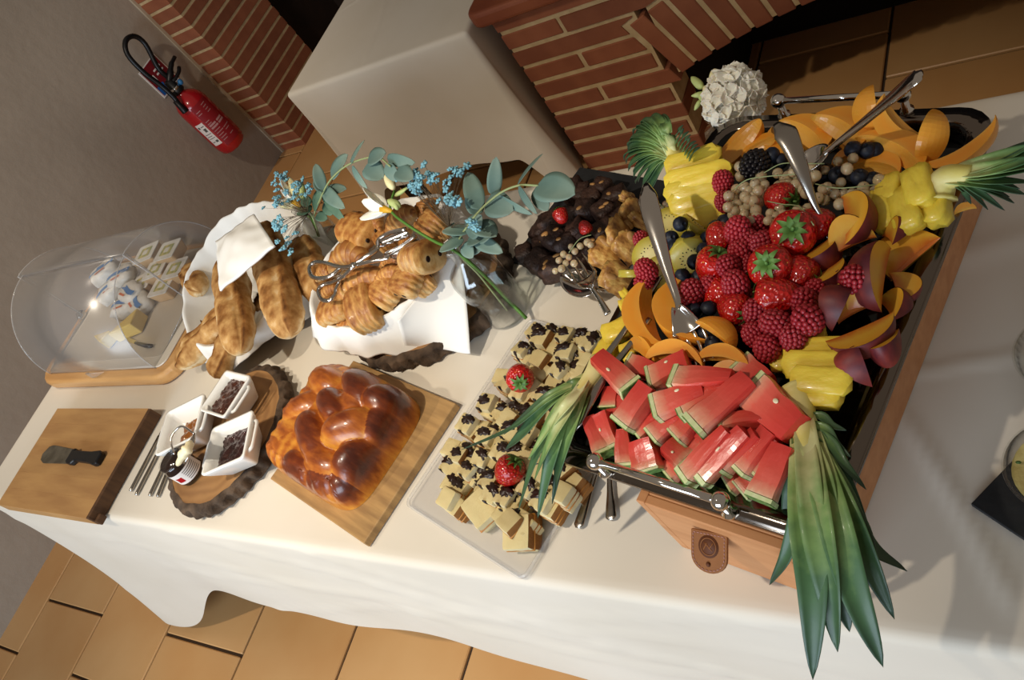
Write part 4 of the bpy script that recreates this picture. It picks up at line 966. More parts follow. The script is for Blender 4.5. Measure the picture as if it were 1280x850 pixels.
mb = MB(); mb.lathe([(0.0, -.48), (.25, -.44), (.44, -.24), (.5, 0), (.44, .26), (.28, .41), (.17, .46), (.15, .49), (.12, .46), (.08, .40), (0, .39)], 18); BLUE = mb.mesh('blueberry', 'blueberry_skin', weld=.0005)
def blueberry(px, py, z, size, label, group=None):
    m = Matrix.Translation(at(px, py, z)) @ Matrix.Rotation(R.uniform(0, 6), 4, 'Z') @ Matrix.Rotation(R.uniform(-1.2, 1.2), 4, 'X') @ Matrix.Diagonal((size, size, size*.9, 1))
    return inst('blueberry', BLUE, m, (), label, 'blueberry', group)
m = mat('currant_skin', '#f2dab0', .05, coat=1, sss=.25, rnd=.10, trans=.55, ior=1.36)
mb = MB(); mb.ball((0, 0, 0), .5, 14, 10); CUR = mb.mesh('berry', 'currant_skin')
mb = MB(); mb.ball((0, 0, .49), (.05, .05, .07), 6, 4); CURT = mb.mesh('berry_tip', 'twig')
def currants(label, stem, berries, size=.0138):
    t = thing('currant_bunch', label, 'white currants'); mb = MB(); mb.tube(spl([at(*q) for q in stem], 20), .0007, 5); mb.build('stalk', 'stem_pale', t)
    for (x, y, z) in berries:
        s_ = size*R.uniform(.85, 1.12); mm = Matrix.Translation(at(x, y, z)) @ Matrix.Rotation(R.uniform(0, 6), 4, 'Z') @ Matrix.Rotation(R.uniform(-1.3, 1.3), 4, 'X') @ Matrix.Diagonal((s_, s_, s_, 1))
        inst('berry', CUR, mm, [('berry_tip', CURT)], parent=t)
    return t
strawberry(*Z8(364, 222), .815, .042, 'strawberry half on the sponge cubes by the empty platter edge', (1.2, .6))
strawberry(*Z8(332, 505), .815, .042, 'strawberry half on the sponge cubes under the pineapple leaves', (1.0, 2.2))

# ------------------------------------------------------------------ slate of brownies
A, B, C_ = V((1.572, .595, 0)), V((1.797, .506, 0)), V((1.598, .792, 0)); sd = (B-A).normalized(); SZ = atan2(sd.y, sd.x); sn = V((-sd.y, sd.x, 0))
sc = A+sd*.13+sn*.115
sl = thing('slate_plate', 'black slate plate of brownies behind the glass bottle', 'slate', (sc.x, sc.y, .7505), SZ)
mb = MB(); pts = []
for i in range(48):
    a = 2*pi*i/48; k = 1/max(abs(cos(a)), abs(sin(a))); pts.append((.130*cos(a)*k*(1+.012*nz(i*.7, 0, 0)), .118*sin(a)*k*(1+.012*nz(i*.9, 3, 0))))
mb.prism(pts, 0, .006); mb.build('slate_sheet', 'slate', sl, smooth=False, bevel=.001)
attr_mat('brownie', [(0, '#1d0f0a'), (.5, '#352017'), (1, '#4f3526')], .55, nz=1.1, nzs=4, bump=1, bscale=9, rnd=.3)
def brownie_mesh(seed):
    mb = MB(); mb.av = .5
    mb.ball((0, 0, 0), .5, 18, 14, wob=lambda d: (abs(d.x)**8+abs(d.y)**8+abs(d.z)**8)**(-1/8)*(1+.12*nz(d.x*2.5, d.y*2.5, d.z*2.5+seed*3))); return mb.mesh('brownie', 'brownie', bake=True)
BRW = [brownie_mesh(i) for i in range(4)]
mat('almond', '#a87a45', .6, rnd=.2)
def nut_mesh(seed):
    rr = random.Random(seed); mb = MB()
    mb.ball((rr.uniform(-.3, .3), rr.uniform(-.3, .3), .5), (.17, .10, .05), 8, 5, rot=Matrix.Rotation(rr.uniform(0, 3), 3, 'Z')); return mb.mesh('almond_flake', 'almond')
NUT = [nut_mesh(i) for i in range(8)]
Zs = lambda x, y: (630+x/5.31, 220+y/5.31)
LB = 'dark chocolate brownie cube heaped on the black slate'; LN = 'brownie cube with almond flakes on the black slate'
for i, (x, y, dz, nut) in enumerate([(130, 500, .0, 0), (225, 555, 0, 0), (320, 600, .004, 3), (250, 450, .0, 1), (320, 400, .022, 3), (390, 430, .016, 3), (250, 345, .0, 0), (300, 290, .012, 0), (470, 340, .022, 0), (530, 210, .024, 1), (640, 60, .012, 2), (650, 220, .026, 2), (660, 350, .022, 1), (590, 470, .012, 1), (500, 100, .0, 0), (730, 130, .014, 1), (450, 80, 0, 0), (580, 130, .012, 0), (440, 260, .014, 0), (380, 310, .012, 0), (420, 560, .0, 1), (500, 560, .0, 0), (720, 260, .01, 1)]):
    s_ = R.uniform(.036, .046); q = at(*Zs(x, y), .785+dz); m = Matrix.Translation(q-V((0, 0, .008))) @ Matrix.Rotation(R.uniform(0, 3), 4, 'Z') @ Matrix.Rotation(R.uniform(-.3, .3), 4, 'X') @ Matrix.Diagonal((s_, s_*.9, s_*.85, 1))
    inst('brownie', BRW[i % 4], m, [('almond_flake', NUT[(i+k) % 8]) for k in range(nut)], LN if nut else LB, 'brownie', 'brownies with almonds' if nut else 'plain brownies')
attr_mat('almond_crust', [(0, '#e2bd6c'), (.45, '#b98440'), (.8, '#7d4d1e'), (1, '#4f2c10')], .5, nz=2.0, nzs=4, bump=.9, bscale=7, coat=.2, rnd=.12)
def tart_mesh(seed):
    mb = MB(); mb.av = .45
    mb.ball((0, 0, 0), (.5, .34, .17), 20, 12, wob=lambda d: (abs(d.x)**4+abs(d.y)**4+abs(d.z)**4)**(-1/4)*(1+.32*nz(d.x*2.4, d.y*2.4, d.z*2.4+seed*5))); return mb.mesh('tart', 'almond_crust', bake=True)
TRT = [tart_mesh(i) for i in range(3)]
for i, (x0, y0, x1, y1, z) in enumerate([(630, 600, 720, 440, .80), (700, 760, 790, 590, .80), (770, 540, 880, 400, .81), (740, 470, 780, 300, .815), (880, 330, 940, 280, .80), (790, 320, 880, 170, .805), (800, 180, 850, 120, .79)]):
    p0, p1 = at(*Zs(x0, y0), z), at(*Zs(x1, y1), z+.006); inst('almond_tart', TRT[i % 3], axmat(p0, p1, .8+.2*i, mid=True, sy=.072, sz=.052), [('almond_flake', NUT[i])], 'golden almond tart slice leaning against the brownies', 'tart', 'almond tart slices')
strawberry(*Zs(375, 260), .835, .026, 'halved strawberry with leaves on the brownies', (.9, 3.6)); strawberry(*Zs(540, 345), .832, .022, 'small whole strawberry among the brownies', (2.6, .4))
currants('white currant sprig lying on the brownies', [(630+430/5.31, 220+510/5.31, .835), (630+500/5.31, 220+420/5.31, .842), (630+580/5.31, 220+390/5.31, .838)], [(*Zs(x, y), .828) for x, y in [(395, 520), (365, 560), (410, 578), (382, 615), (340, 630), (430, 540), (470, 500), (505, 465), (555, 440), (575, 455), (465, 580), (445, 470)]], .0125)
currants('white currants half hidden behind the serving fork handle', [(822, 252, .83), (832, 262, .83)], [(821, 257, .82), (828, 262, .82), (824, 268, .82), (832, 255, .82), (829, 272, .815)], .0125)
mat('steel_fork', '#b9b1a8', .10, 1)
def utensil(name, label, path, rad, flat, head=None, m='steel', group=None):
    t = thing(name, label, name.split('_')[-1], (0, 0, 0), 0, group); P = spl(path, 26); n = len(P)
    def ip(arr, f): k = f*(len(arr)-1); i = min(int(k), len(arr)-2); return arr[i]+(arr[i+1]-arr[i])*(k-i)
    mb = MB(); mb.tube(P, [ip(rad, i/(n-1)) for i in range(n)], 12, flat=[ip(flat, i/(n-1)) for i in range(n)]); mb.build('handle', m, t); return t
def fork_head(t, p, d, w_, L_, m='steel', nrm=(0, 0, 1)):
    d = d.normalized(); n_ = V(nrm); s_ = d.cross(n_).normalized(); n_ = s_.cross(d)
    mb = MB(); mb.grid(lambda u, v: p+d*(L_*.42*u)+s_*(w_*(2*v-1)*(.25+.75*u**.7))+n_*(-.010*sin(u*1.6)+.006*abs(2*v-1)**2), 10, 8); mb.build('fork_palm', m, t, solid=.002)
    for k in range(4):
        o_ = s_*(w_*(-.85+1.7*k/3)); b = p+d*(L_*.40)-n_*.010
        mb = MB(); mb.tube(spl([b+o_, p+d*(L_*.7)+o_*1.0-n_*.012, p+d*L_+o_*.95-n_*.002], 8), [.0026]*6+[.0022, .0016, .0008], 8, flat=[.6]*9); mb.build('tine', m, t)
def spoon_head(t, p, d, w_, L_, m='steel', nrm=(0, 0, 1)):
    d = d.normalized(); n_ = V(nrm); s_ = d.cross(n_).normalized(); n_ = s_.cross(d)
    mb = MB()
    def fn(u, v):
        a = 2*pi*v; return p+d*(L_*.5*(1+u*cos(a)))+s_*(w_*u*sin(a)*(1-.15*cos(a)))-n_*(.011*(1-u*u))
    mb.grid(fn, 8, 28); mb.build('spoon_bowl', m, t, solid=.0016)
fk = utensil('serving_fork', 'steel serving fork lying over a spoon on the brownie slate', [at(760, 392, .80), at(748, 372, .805), at(737, 356, .81)], [.006, .0042, .004], [.5, .5, .6])
fork_head(fk, at(740, 360, .81), at(718, 325, .815)-at(742, 363, .81), .021, .085)
sp2 = utensil('serving_spoon', 'steel serving spoon under the fork at the brownie slate', [at(778, 366, .785), at(760, 364, .79), at(744, 362, .792)], [.006, .004, .004], [.5, .5, .6])
spoon_head(sp2, at(746, 362, .79), at(706, 345, .795)-at(746, 362, .79), .026, .085)
# ------------------------------------------------------------------ fruit tray on its wooden box
TH = radians(-13.5); tx_, ty_ = V((cos(TH), sin(TH), 0)), V((-sin(TH), cos(TH), 0))
def T(u, v, z): q = tx_*u+ty_*v; return V((q.x, q.y, z))
TC = T(2.0, .845, 0)
mat('box_wood', '#c78c5c', .5, col2='#b97d4e', nscale=6, stretch=(1, 10, 10)); mat('leather', '#8a5526', .6, col2='#74441c', nscale=14, bump=.2, bscale=200); mat('leather_dark', '#5a3016', .7)
mat('tray_steel_dimmed', '#7d736a', .12, 1); mat('mirror_black', '#15130f', .06, .55, spec=.8)  # tray rim steel darkened in colour, as if mirroring a dark ceiling
bx_ = thing('wooden_box', 'light wooden box with a leather tab under the fruit tray', 'box', (*(T(2.0525, .835, 0).xy), .7505), TH)
hx, hy, H = .0975, .288, .140
for nm, c, d in [('side_panel', (-hx+.006, 0, H/2), (.012, 2*hy, H)), ('side_panel', (hx-.006, 0, H/2), (.012, 2*hy, H)), ('end_panel', (0, -hy+.006, H/2), (2*hx-.024, .012, H)), ('end_panel', (0, hy-.006, H/2), (2*hx-.024, .012, H)), ('lid_panel', (0, 0, H-.006), (2*hx-.024, 2*hy-.024, .012))]:
    mb = MB(); mb.box(c, d); mb.build(nm, 'box_wood', bx_, smooth=False, bevel=.0015)
def tab(w_, h_, n=12):
    pts = [(-w_, 0), (w_, 0), (w_, -h_*.6)]
    for i in range(1, n): a = pi*i/n; pts.append((w_*cos(a), -h_*.6-h_*.4*sin(a)))
    return pts+[(-w_, -h_*.6)]
# the stiff leather flap hangs out from the end panel
bxi = (Matrix.Translation((*(T(2.0525, .835, 0).xy), .7505)) @ Matrix.Rotation(TH, 4, 'Z')).inverted()
pa = bxi @ at(888, 664, .868); pa.y = -hy+.001; pb = bxi @ at(888, 716, .842)
ydir = (pa-pb).normalized(); xdir = V((1, 0, 0)); xdir = (xdir-ydir*xdir.dot(ydir)).normalized(); zdir = xdir.cross(ydir)
LT = Matrix(((xdir.x, ydir.x, zdir.x), (xdir.y, ydir.y, zdir.y), (xdir.z, ydir.z, zdir.z))).to_4x4(); LT.translation = pa
TL_ = (pa-pb).length
mb = MB(); mb.T = LT; mb.prism(tab(.0225, TL_), 0, .004); lt = mb.build('leather_tab', 'leather', bx_, smooth=False, bevel=.001)
mb = MB(); mb.T = LT; pts = tab(.0195, TL_-.006); n = len(pts)
for i in range(n):
    a, b = V((*pts[i], .0045)), V((*pts[(i+1) % n], .0045)); k = max(1, int((b-a).length/.004))
    for j in range(k): mb.tube([a.lerp(b, (j+.15)/k)-V((0, .003, 0)), a.lerp(b, (j+.75)/k)-V((0, .003, 0))], .0004, 4)
st = mb.build('stitching', 'print_pale', lt); st['kind'] = 'stuff'
mb = MB(); mb.T = LT @ Matrix.Translation((0, -TL_*.36, .004)); mb.lathe([(.0125, 0), (.0125, .0006)], 28); mb.build('embossed_medallion', 'leather_dark', lt)
mb = MB(); mb.T = LT @ Matrix.Translation((0, -TL_*.36, .0047))
mb.tube([(.0095*cos(2*pi*i/28), .0095*sin(2*pi*i/28), 0) for i in range(29)], .0006, 5, False)
mb.tube([(-.006, -.004, 0), (-.002, .004, 0), (.001, -.002, 0), (.006, .005, 0)], .0007, 5); mb.tube([(-.005, .004, 0), (.005, -.004, 0)], .0006, 5)
mb.build('medallion_emblem', 'leather', lt)
mb = MB(); mb.T = LT @ Matrix.Translation((0, -TL_*.78, .004)); mb.lathe([(.002, 0), (.0028, .001), (.0015, .0025)], 10); mb.build('stud', 'leather_dark', lt)
# tray: flat chrome rim, dark mirror well, two handles
ZR = .915
tr = thing('fruit_tray', 'rectangular chrome tray with bar handles piled with fruit', 'tray', (TC.x, TC.y, .8915), TH)
o1, o2, o3 = rrect(.187, .287, .045), rrect(.165, .262, .030), rrect(.160, .257, .028); m_ = len(o1)
def ring(name, R1, z1, R2, z2, m, solid=.0015):
    mb = MB(); vs = [(x, y, z1) for x, y in R1]+[(x, y, z2) for x, y in R2]; mb.add(vs, [(k, (k+1) % m_, m_+(k+1) % m_, m_+k) for k in range(m_)]); return mb.build(name, m, tr, solid=solid)
zr = ZR-.8915
ring('rim', o1, zr, o2, zr+.001, 'tray_steel_dimmed'); ring('rim_edge', o1, zr, rrect(.188, .288, .045), zr-.006, 'tray_steel_dimmed'); ring('well_wall', o2, zr+.001, o3, .003, 'mirror_black')
mb = MB(); mb.prism(o3, .0005, .003); mb.build('well_floor', 'mirror_black', tr, smooth=False)
for sy in (-1, 1):
    h_ = thing('x', '', ''); 
    bpy.data.objects.remove(h_)
    zt_ = .94-.8915+.004; y_ = sy*.284
    mb = MB(); mb.tube([(-.082, y_, zt_), (.082, y_, zt_)], .0048, 12); hb = mb.build('handle_bar', 'chrome', tr)
    for sx in (-1, 1):
        mb = MB(); mb.ball((sx*.082, y_, zt_), .0105, 20, 14); mb.build('handle_ball', 'chrome', hb)
        mb = MB(); mb.lathe([(.0055, zr), (.009, zr+.001), (.009, zr+.004), (.0055, zr+.007), (.0048, zt_-.006)], 16, c=(sx*.082, y_, 0)); mb.build('handle_post', 'chrome', hb)

# ------------------------------------------------------------------ watermelon
attr_mat('melon_red', [(0, '#e3d2ac'), (.12, '#df9a7c'), (.3, '#d9604f'), (.65, '#cf4338'), (1, '#c4342d')], .3, coat=.25, sss=.25, bump=.3, bscale=4, nz=.15, nzs=6, rnd=.10)
mat('melon_rind', '#d3d4a4', .4, col2='#bcc987', nscale=4, rnd=.15); mat('melon_skin', '#4a7034', .35, col2='#86a65a', nscale=5, rnd=.2); mat('melon_seed', '#e6d9b4', .4)
def stick_mesh(seed, taper):
    rr = random.Random(seed); mb = MB(); nx_, nc = 10, 16
    def fn(u, v):
        a = 2*pi*v; rc = (abs(cos(a))**9+abs(sin(a))**9)**(-1/9); x = .09+.91*u
        w_ = .5*(taper+(1-taper)*(1-u)); k = .05*nz(u*3, v*4, seed)
        e = 1 if 0 < u < 1 else .001
        return (x+(.03*nz(v*3, seed, 1) if u > .9 else 0), (rc*cos(a)*w_+k)*e, (rc*sin(a)*.5*(1-.1*u)+k)*e)
    def f2(u, v):
        if u == 0: q = fn(1e-6, v); return (q[0], 0, 0)
        if u == 1: q = fn(.9999, v); return (q[0], 0, 0)
        return fn(min(max((u-.06)/.88, 1e-6), .9999), v)
    mb.grid(f2, 14, nc, val=lambda u, v: u); fl = mb.mesh('watermelon_flesh', 'melon_red', bake=True, smooth=True, weld=.0004)
    mb = MB(); mb.box((.055, 0, 0), (.07, .99, .98)); ri = mb.mesh('rind', 'melon_rind', False)
    mb = MB(); mb.box((.012, 0, 0), (.02, .96, .95)); sk = mb.mesh('green_skin', 'melon_skin', False)
    return fl, ri, sk
WST = [stick_mesh(i, t) for i, t in enumerate((.75, .9, .55, .8))]
for a_ in WST: 
    for p_ in a_[0].polygons: p_.use_smooth = False
mb = MB(); mb.ball((.55, .18, .5), (.05, .06, .03), 8, 5); SEED = mb.mesh('seed', 'melon_seed')
Gw = lambda x, y: (690+x/3.27, 400+y/3.27)
def melon_stick(rind, tip, zr_, zt2, wd, th, label, group, i):
    p0, p1 = at(*Gw(*rind), zr_), at(*Gw(*tip), zt2); m = axmat(p0, p1, R.uniform(-.25, .25), sy=wd, sz=th); a = WST[i % 4]
    inst('watermelon_stick', a[0], m, [('rind', a[1]), ('green_skin', a[2])]+([('seed', SEED)] if i % 3 == 0 else []), label, 'watermelon', group)
WL = 'red watermelon stick with pale rind heaped by the tray handle above the leather tab'; WG = 'watermelon sticks'
sticks = [((330, 285), (185, 150), .958, .972, .030, .020), ((285, 435), (400, 270), .955, .968, .030, .020), ((495, 245), (745, 245), .968, .972, .030, .022), ((415, 365), (625, 280), .965, .968, .030, .020), ((575, 445), (810, 240), .968, .972, .030, .022), ((515, 378), (750, 240), .962, .966, .026, .020), ((350, 475), (430, 395), .94, .945, .024, .018), ((410, 485), (515, 385), .942, .948, .025, .018), ((505, 485), (590, 395), .945, .95, .028, .018), ((400, 250), (560, 165), .956, .962, .032, .02), ((310, 185), (430, 215), .948, .95, .03, .018), ((770, 180), (885, 265), .948, .948, .028, .02), ((815, 285), (1003, 452), .955, .96, .046, .024), ((690, 425), (885, 395), .955, .957, .018, .018), ((540, 652), (725, 450), .942, .965, .024, .02), ((600, 655), (795, 455), .942, .962, .024, .02), ((690, 610), (845, 465), .94, .958, .022, .018), ((765, 625), (900, 455), .94, .956, .026, .02), ((830, 632), (925, 490), .936, .952, .024, .018), ((850, 745), (950, 515), .945, .955, .030, .018), ((215, 555), (150, 405), .93, .94, .024, .02), ((250, 535), (200, 385), .928, .94, .022, .02), ((300, 605), (290, 450), .926, .938, .024, .018), ((400, 625), (370, 490), .926, .94, .036, .024), ((560, 590), (470, 515), .93, .936, .028, .022), ((235, 370), (255, 280), .932, .934, .026, .018), ((470, 640), (560, 560), .918, .92, .03, .02), ((720, 680), (800, 620), .918, .922, .028, .018), ((775, 705), (850, 640), .92, .924, .026, .018), ((900, 620), (760, 540), .922, .926, .03, .02), ((640, 560), (520, 480), .928, .93, .032, .022), ((360, 400), (250, 340), .93, .93, .03, .02), ((690, 520), (600, 440), .935, .935, .03, .02), ((930, 480), (860, 420), .935, .935, .03, .02), ((620, 350), (480, 330), .94, .94, .034, .02), ((880, 340), (760, 330), .935, .935, .03, .02)]
special = {0: 'pale red watermelon stick jutting over the tray rim by the pineapple on the sponge cubes', 12: 'broad red watermelon slab against the hanging pineapple crown', 13: 'thin watermelon strip without rind lying across the slab end', 19: 'long watermelon stick with a seed standing beside the hanging pineapple crown', 4: 'big thick watermelon stick lying on top of the heap'}
for i, q in enumerate(sticks):
    melon_stick(*q, special.get(i, WL), None if i in special else WG, i)

# ------------------------------------------------------------------ cantaloupe wedges
attr_mat('cantaloupe', [(0, '#eba63a'), (.5, '#e8982e'), (1, '#dcaa4c')], .32, coat=.2, sss=.25, bump=.2, bscale=3, nz=.3, nzs=4, rnd=.08)
def crescent(seed, ang, rin):
    mb = MB(); n = 18
    def P(u, th, r): 
        s = pi*(.03+.94*u); rr = r*(1+.03*nz(u*4, th, seed)); return (-.5*cos(s), rr*.5*sin(s)*cos(th)-.22, rr*.5*sin(s)*sin(th))
    for th in (-ang, ang): mb.grid(lambda u, v: P(u, th, rin+(1-rin)*v), n, 5, val=lambda u, v: .7-.5*v)
    mb.grid(lambda u, v: P(u, -ang+2*ang*v, rin), n, 4, val=lambda u, v: .8); mb.grid(lambda u, v: P(u, -ang+2*ang*v, 1), n, 6, val=lambda u, v: .2)
    for u in (0, 1): mb.grid(lambda a, v: P(u, -ang+2*ang*v, rin+(1-rin)*a), 2, 4, val=lambda a, v: .5)
    return mb.mesh('cantaloupe', 'cantaloupe', bake=True, weld=.0006, smooth=False)
MEL = [crescent(0, .40, .50), crescent(2, .50, .42), crescent(4, .42, .55)]
LMel = 'orange cantaloupe wedge standing along the tray rim by the hydrangea'; 
def wedge(a, za, b, zb, i, roll, label, group=None, fat=1):
    p0, p1 = at(*a, za), at(*b, zb); L_ = (p1-p0).length; m = axmat(p0, p1, roll, sx=L_, sy=L_*fat*.92, sz=L_*fat*1.15, mid=True)
    inst('cantaloupe_wedge', MEL[i], m, (), label, 'melon', group, bevel=.0)
GMB = 'cantaloupe wedges along the back rim'
for (a, za, b, zb, i, rl, fat) in [((897, 212), .935, (952, 152), .955, 0, -.9, 1.1), ((930, 195), .935, (972, 172), .945, 1, -.8, 1.2), ((985, 152), .955, (1036, 190), .945, 1, -.8, 1.1), ((1026, 146), .965, (1084, 184), .95, 1, -.8, 1.3), ((1092, 172), .945, (1084, 108), .995, 1, 1.2, 1.0), ((1142, 176), .945, (1096, 126), .985, 1, -.9, 1.1), ((1082, 170), .958, (1158, 214), .950, 0, -.6, 1.0), ((1070, 206), .942, (1130, 214), .942, 1, -.5, 1.1), ((1172, 136), .985, (1152, 208), .945, 1, .8, .95), ((1252, 156), .975, (1158, 212), .945, 0, -.6, .85), ((1040, 205), .935, (1090, 190), .935, 1, -.5, 1.0), ((1000, 190), .93, (960, 170), .935, 1, -.6, 1.2)]:
    wedge(a, za, b, zb, i, rl, LMel, GMB, fat)
LM2 = 'orange cantaloupe wedge lying between the kiwi and the watermelon sticks'
for (a, za, b, zb, i, rl, fat) in [((846, 352), .948, (866, 436), .948, 2, pi+.1, 1.15), ((803, 354), .952, (822, 440), .948, 2, pi+.3, .95), ((790, 428), .94, (828, 460), .94, 1, .3, 1.2), ((808, 444), .952, (882, 448), .952, 0, .2, .95), ((873, 444), .952, (942, 456), .952, 0, .2, .95), ((872, 398), .965, (920, 430), .958, 1, .9, .9), ((885, 470), .935, (945, 470), .935, 1, 0, 1)]:
    wedge(a, za, b, zb, i, rl, LM2, 'cantaloupe wedges between kiwi and watermelon', fat)
wedge((1192, 265), .918, (1220, 257), .918, 1, .2, 'scrap of cantaloupe lying on the tray rim below the peaches', None, 1)

# ------------------------------------------------------------------ peach slices
attr_mat('peach_flesh', [(0, '#d99a2a'), (.5, '#d8a63a'), (1, '#c0621f')], .35, coat=.2, sss=.2, bump=.2, bscale=4, nz=.4, nzs=5, rnd=.08)
mat('peach_skin', '#4f1720', .5, col2='#7a2a22', nscale=3, rnd=.25)
def peach(seed, ang):
    mb = MB(); n = 16
    def P(u, th, r): s = pi*u; return (-.5*cos(s), r*.5*sin(s)*cos(th), r*.5*sin(s)*sin(th))
    for th in (-ang, ang): mb.grid(lambda u, v: P(u, th, .12+.86*v), n, 5, val=lambda u, v: 1-v)
    mb.grid(lambda u, v: P(u, -ang+2*ang*v, .12), n, 4, val=lambda u, v: 1)
    fl = mb.mesh('peach_flesh', 'peach_flesh', bake=True, smooth=False)
    mb = MB(); mb.grid(lambda u, v: P(u, -ang*1.01+2*ang*1.01*v, 1), n, 8); return fl, mb.mesh('skin', 'peach_skin')
PSP = {0: 'peach slice touching the largest strawberry', 1: 'peach slice standing on end below the currants', 5: 'large peach quarter with a broad purple skin', 6: 'broad peach slab lying near the bare tray floor', 10: 'long thin peach slice across the pineapple slices', 13: 'tiny peach tip beside the pineapple chunks'}
PCH = [peach(0, .42), peach(1, .30), peach(2, .55)]
Fp = lambda x, y: (980+x/3.269, 230+y/3.269)
for j, (a, b, z, i, rl, wd) in enumerate([((45, 310), (210, 200), 0.95, 0, 3.0, 0.075), ((230, 55), (245, 250), 0.965, 0, 0.1, 0.075), ((200, 300), (380, 220), 0.955, 2, 0.3, 0.08), ((95, 395), (240, 300), 0.945, 0, 3.0, 0.075), ((155, 440), (365, 290), 0.945, 1, 3.2, 0.07), ((440, 265), (400, 525), 0.95, 2, 2.3, 0.085), ((440, 390), (640, 220), 0.935, 2, -0.45, 0.095), ((425, 365), (455, 480), 0.94, 1, -0.4, 0.06), ((262, 455), (195, 605), 0.95, 0, 1.5, 0.075), ((262, 525), (375, 515), 0.952, 0, 0.6, 0.075), ((168, 640), (445, 520), 0.962, 1, 3.05, 0.075), ((318, 640), (470, 590), 0.952, 0, 2.95, 0.075), ((225, 575), (372, 500), 0.948, 0, 0.15, 0.08), ((300, 690), (362, 830), 0.94, 0, 1.9, 0.07), ((400, 215), (440, 250), 0.945, 0, 0.4, 0.06), ((145, 470), (170, 560), 0.938, 0, 0.2, 0.06), ((380, 480), (440, 560), 0.935, 0, 0.2, 0.06), ((250, 480), (330, 400), 0.93, 0, 1.6, 0.07)]):
    p0, p1 = at(*Fp(*a), z), at(*Fp(*b), z+.004); m = axmat(p0, p1, rl, sy=wd, mid=True)
    inst('peach_slice', PCH[i][0], m, [('skin', PCH[i][1])], PSP.get(j, 'yellow peach slice with dark red skin beside the raspberries'), 'peach', None if j in PSP else 'peach slices')

# ------------------------------------------------------------------ pineapple
attr_mat('pineapple_flesh', [(0, '#ecd352'), (.5, '#e2c23a'), (1, '#cfa626')], .35, coat=.2, sss=.2, bump=.35, bscale=5, nz=.5, nzs=4, rnd=.08)
def chunk(seed):
    mb = MB(); mb.av = .35
    mb.ball((0, 0, 0), .5, 14, 10, wob=lambda d: (abs(d.x)**9+abs(d.y)**9+abs(d.z)**9)**(-1/9)*(1+.16*nz(d.x*2.2, d.y*2.2, d.z*2.2+seed*4))); return mb.mesh('pineapple', 'pineapple_flesh', bake=True)
CHK = [chunk(i) for i in range(3)]
Dd = lambda x, y: (960+x/3.8625, 80+y/3.8625); Cc = lambda x, y: (760+x/4.25, 80+y/4.25)
def piece(p0, p1, wd, th, label, group, i, roll=0): inst('pineapple_piece', CHK[i % 3], axmat(p0, p1, roll, sy=wd, sz=th, mid=True), (), label, 'pineapple', group)
Lp = 'yellow pineapple chunk cut from the half beside the peach slices'; gp = 'pineapple chunks by the peaches'
for i, (a, b, z) in enumerate([((600, 550), (580, 690), .955), ((470, 650), (500, 760), .945), ((530, 660), (590, 800), .95), ((640, 620), (700, 800), .958), ((720, 510), (750, 690), .97), ((800, 560), (810, 770), .955), ((660, 720), (690, 800), .94), ((560, 600), (640, 700), .945)]):
    piece(at(*Dd(*a), z), at(*Dd(*b), z-.004), .030, .026, Lp, gp, i, .3)
Lq = 'yellow pineapple slice fanned out from the half behind the blueberries'; gq = 'pineapple slices by the blueberries'
for i, (a, b, z) in enumerate([((310, 560), (600, 480), .975), ((305, 640), (660, 560), .97), ((310, 700), (640, 610), .963), ((330, 760), (640, 670), .955), ((360, 800), (650, 730), .947), ((430, 840), (640, 790), .94)]):
    piece(at(*Cc(*a), z), at(*Cc(*b), z-.003), .032, .018, Lq, gq, i, .5)
Lr = 'pale yellow pineapple slice between the raspberries and the hanging crown'; gr = 'pineapple slices by the raspberries'
for i, (a, b, z) in enumerate([((0, 640), (170, 600), .945), ((0, 690), (270, 680), .95), ((0, 740), (280, 740), .955), ((30, 800), (275, 810), .957), ((60, 850), (240, 860), .95), ((-60, 720), (60, 700), .94)]):
    piece(at(*Fp(*a), z), at(*Fp(*b), z), .030, .016, Lr, gr, i, .25)
Li = lambda x, y: (720+x/5.665, 330+y/5.665)
for i, (a, b, z) in enumerate([((195, 520), (390, 440), .93), ((160, 600), (280, 660), .92), ((330, 340), (400, 300), .93), ((345, 270), (400, 230), .93), ((330, 660), (430, 610), .925)]):
    piece(at(*Li(*a), z), at(*Li(*b), z), .028, .02, 'pale pineapple piece hanging over the tray rim beside the slate', 'pineapple pieces on the left rim', i, .2)

attr_mat('crown_leaf', [(0, '#e6e0ae'), (.18, '#c9c98c'), (.38, '#7d9a56'), (.6, '#44653c'), (1, '#2c4432')], .45, nz=.3, nzs=60, rnd=.18, coat=.05)
mat('core', '#e8dc9a', .5, col2='#d8c86a', nscale=20, stretch=(1, 1, 4))
def blade(t, pts, wd, twist=0, keel=.35, lo=0, hi=1, n=18, pale=1.0):
    P = spl(pts, n); mb = MB(); tot = 0; fr = []
    prev = None
    for i, q in enumerate(P):
        d = (P[min(i+1, n)]-P[max(i-1, 0)]).normalized(); h = V((0, 0, 1)) if abs(d.z) < .93 else V((0, 1, 0))
        s_ = d.cross(h).normalized(); n_ = s_.cross(d); f = i/n; a = twist*f
        fr.append((q, s_*cos(a)+n_*sin(a), n_*cos(a)-s_*sin(a)))
    def fn(u, v):
        q, s_, n_ = fr[int(round(u*n))]; c = 2*v-1; w_ = wd*(1-u**3.2)**.8*(.62+.38*sin(min(1, u*2.2)*pi/2)); return q+s_*(c*w_)+n_*(keel*w_*c*c)
    mb.grid(fn, n, 6, val=lambda u, v: lo+(hi-lo)*u+.10*abs(2*v-1)); o = mb.build('leaf', 'crown_leaf', t, bake=True, solid=.0009); return o
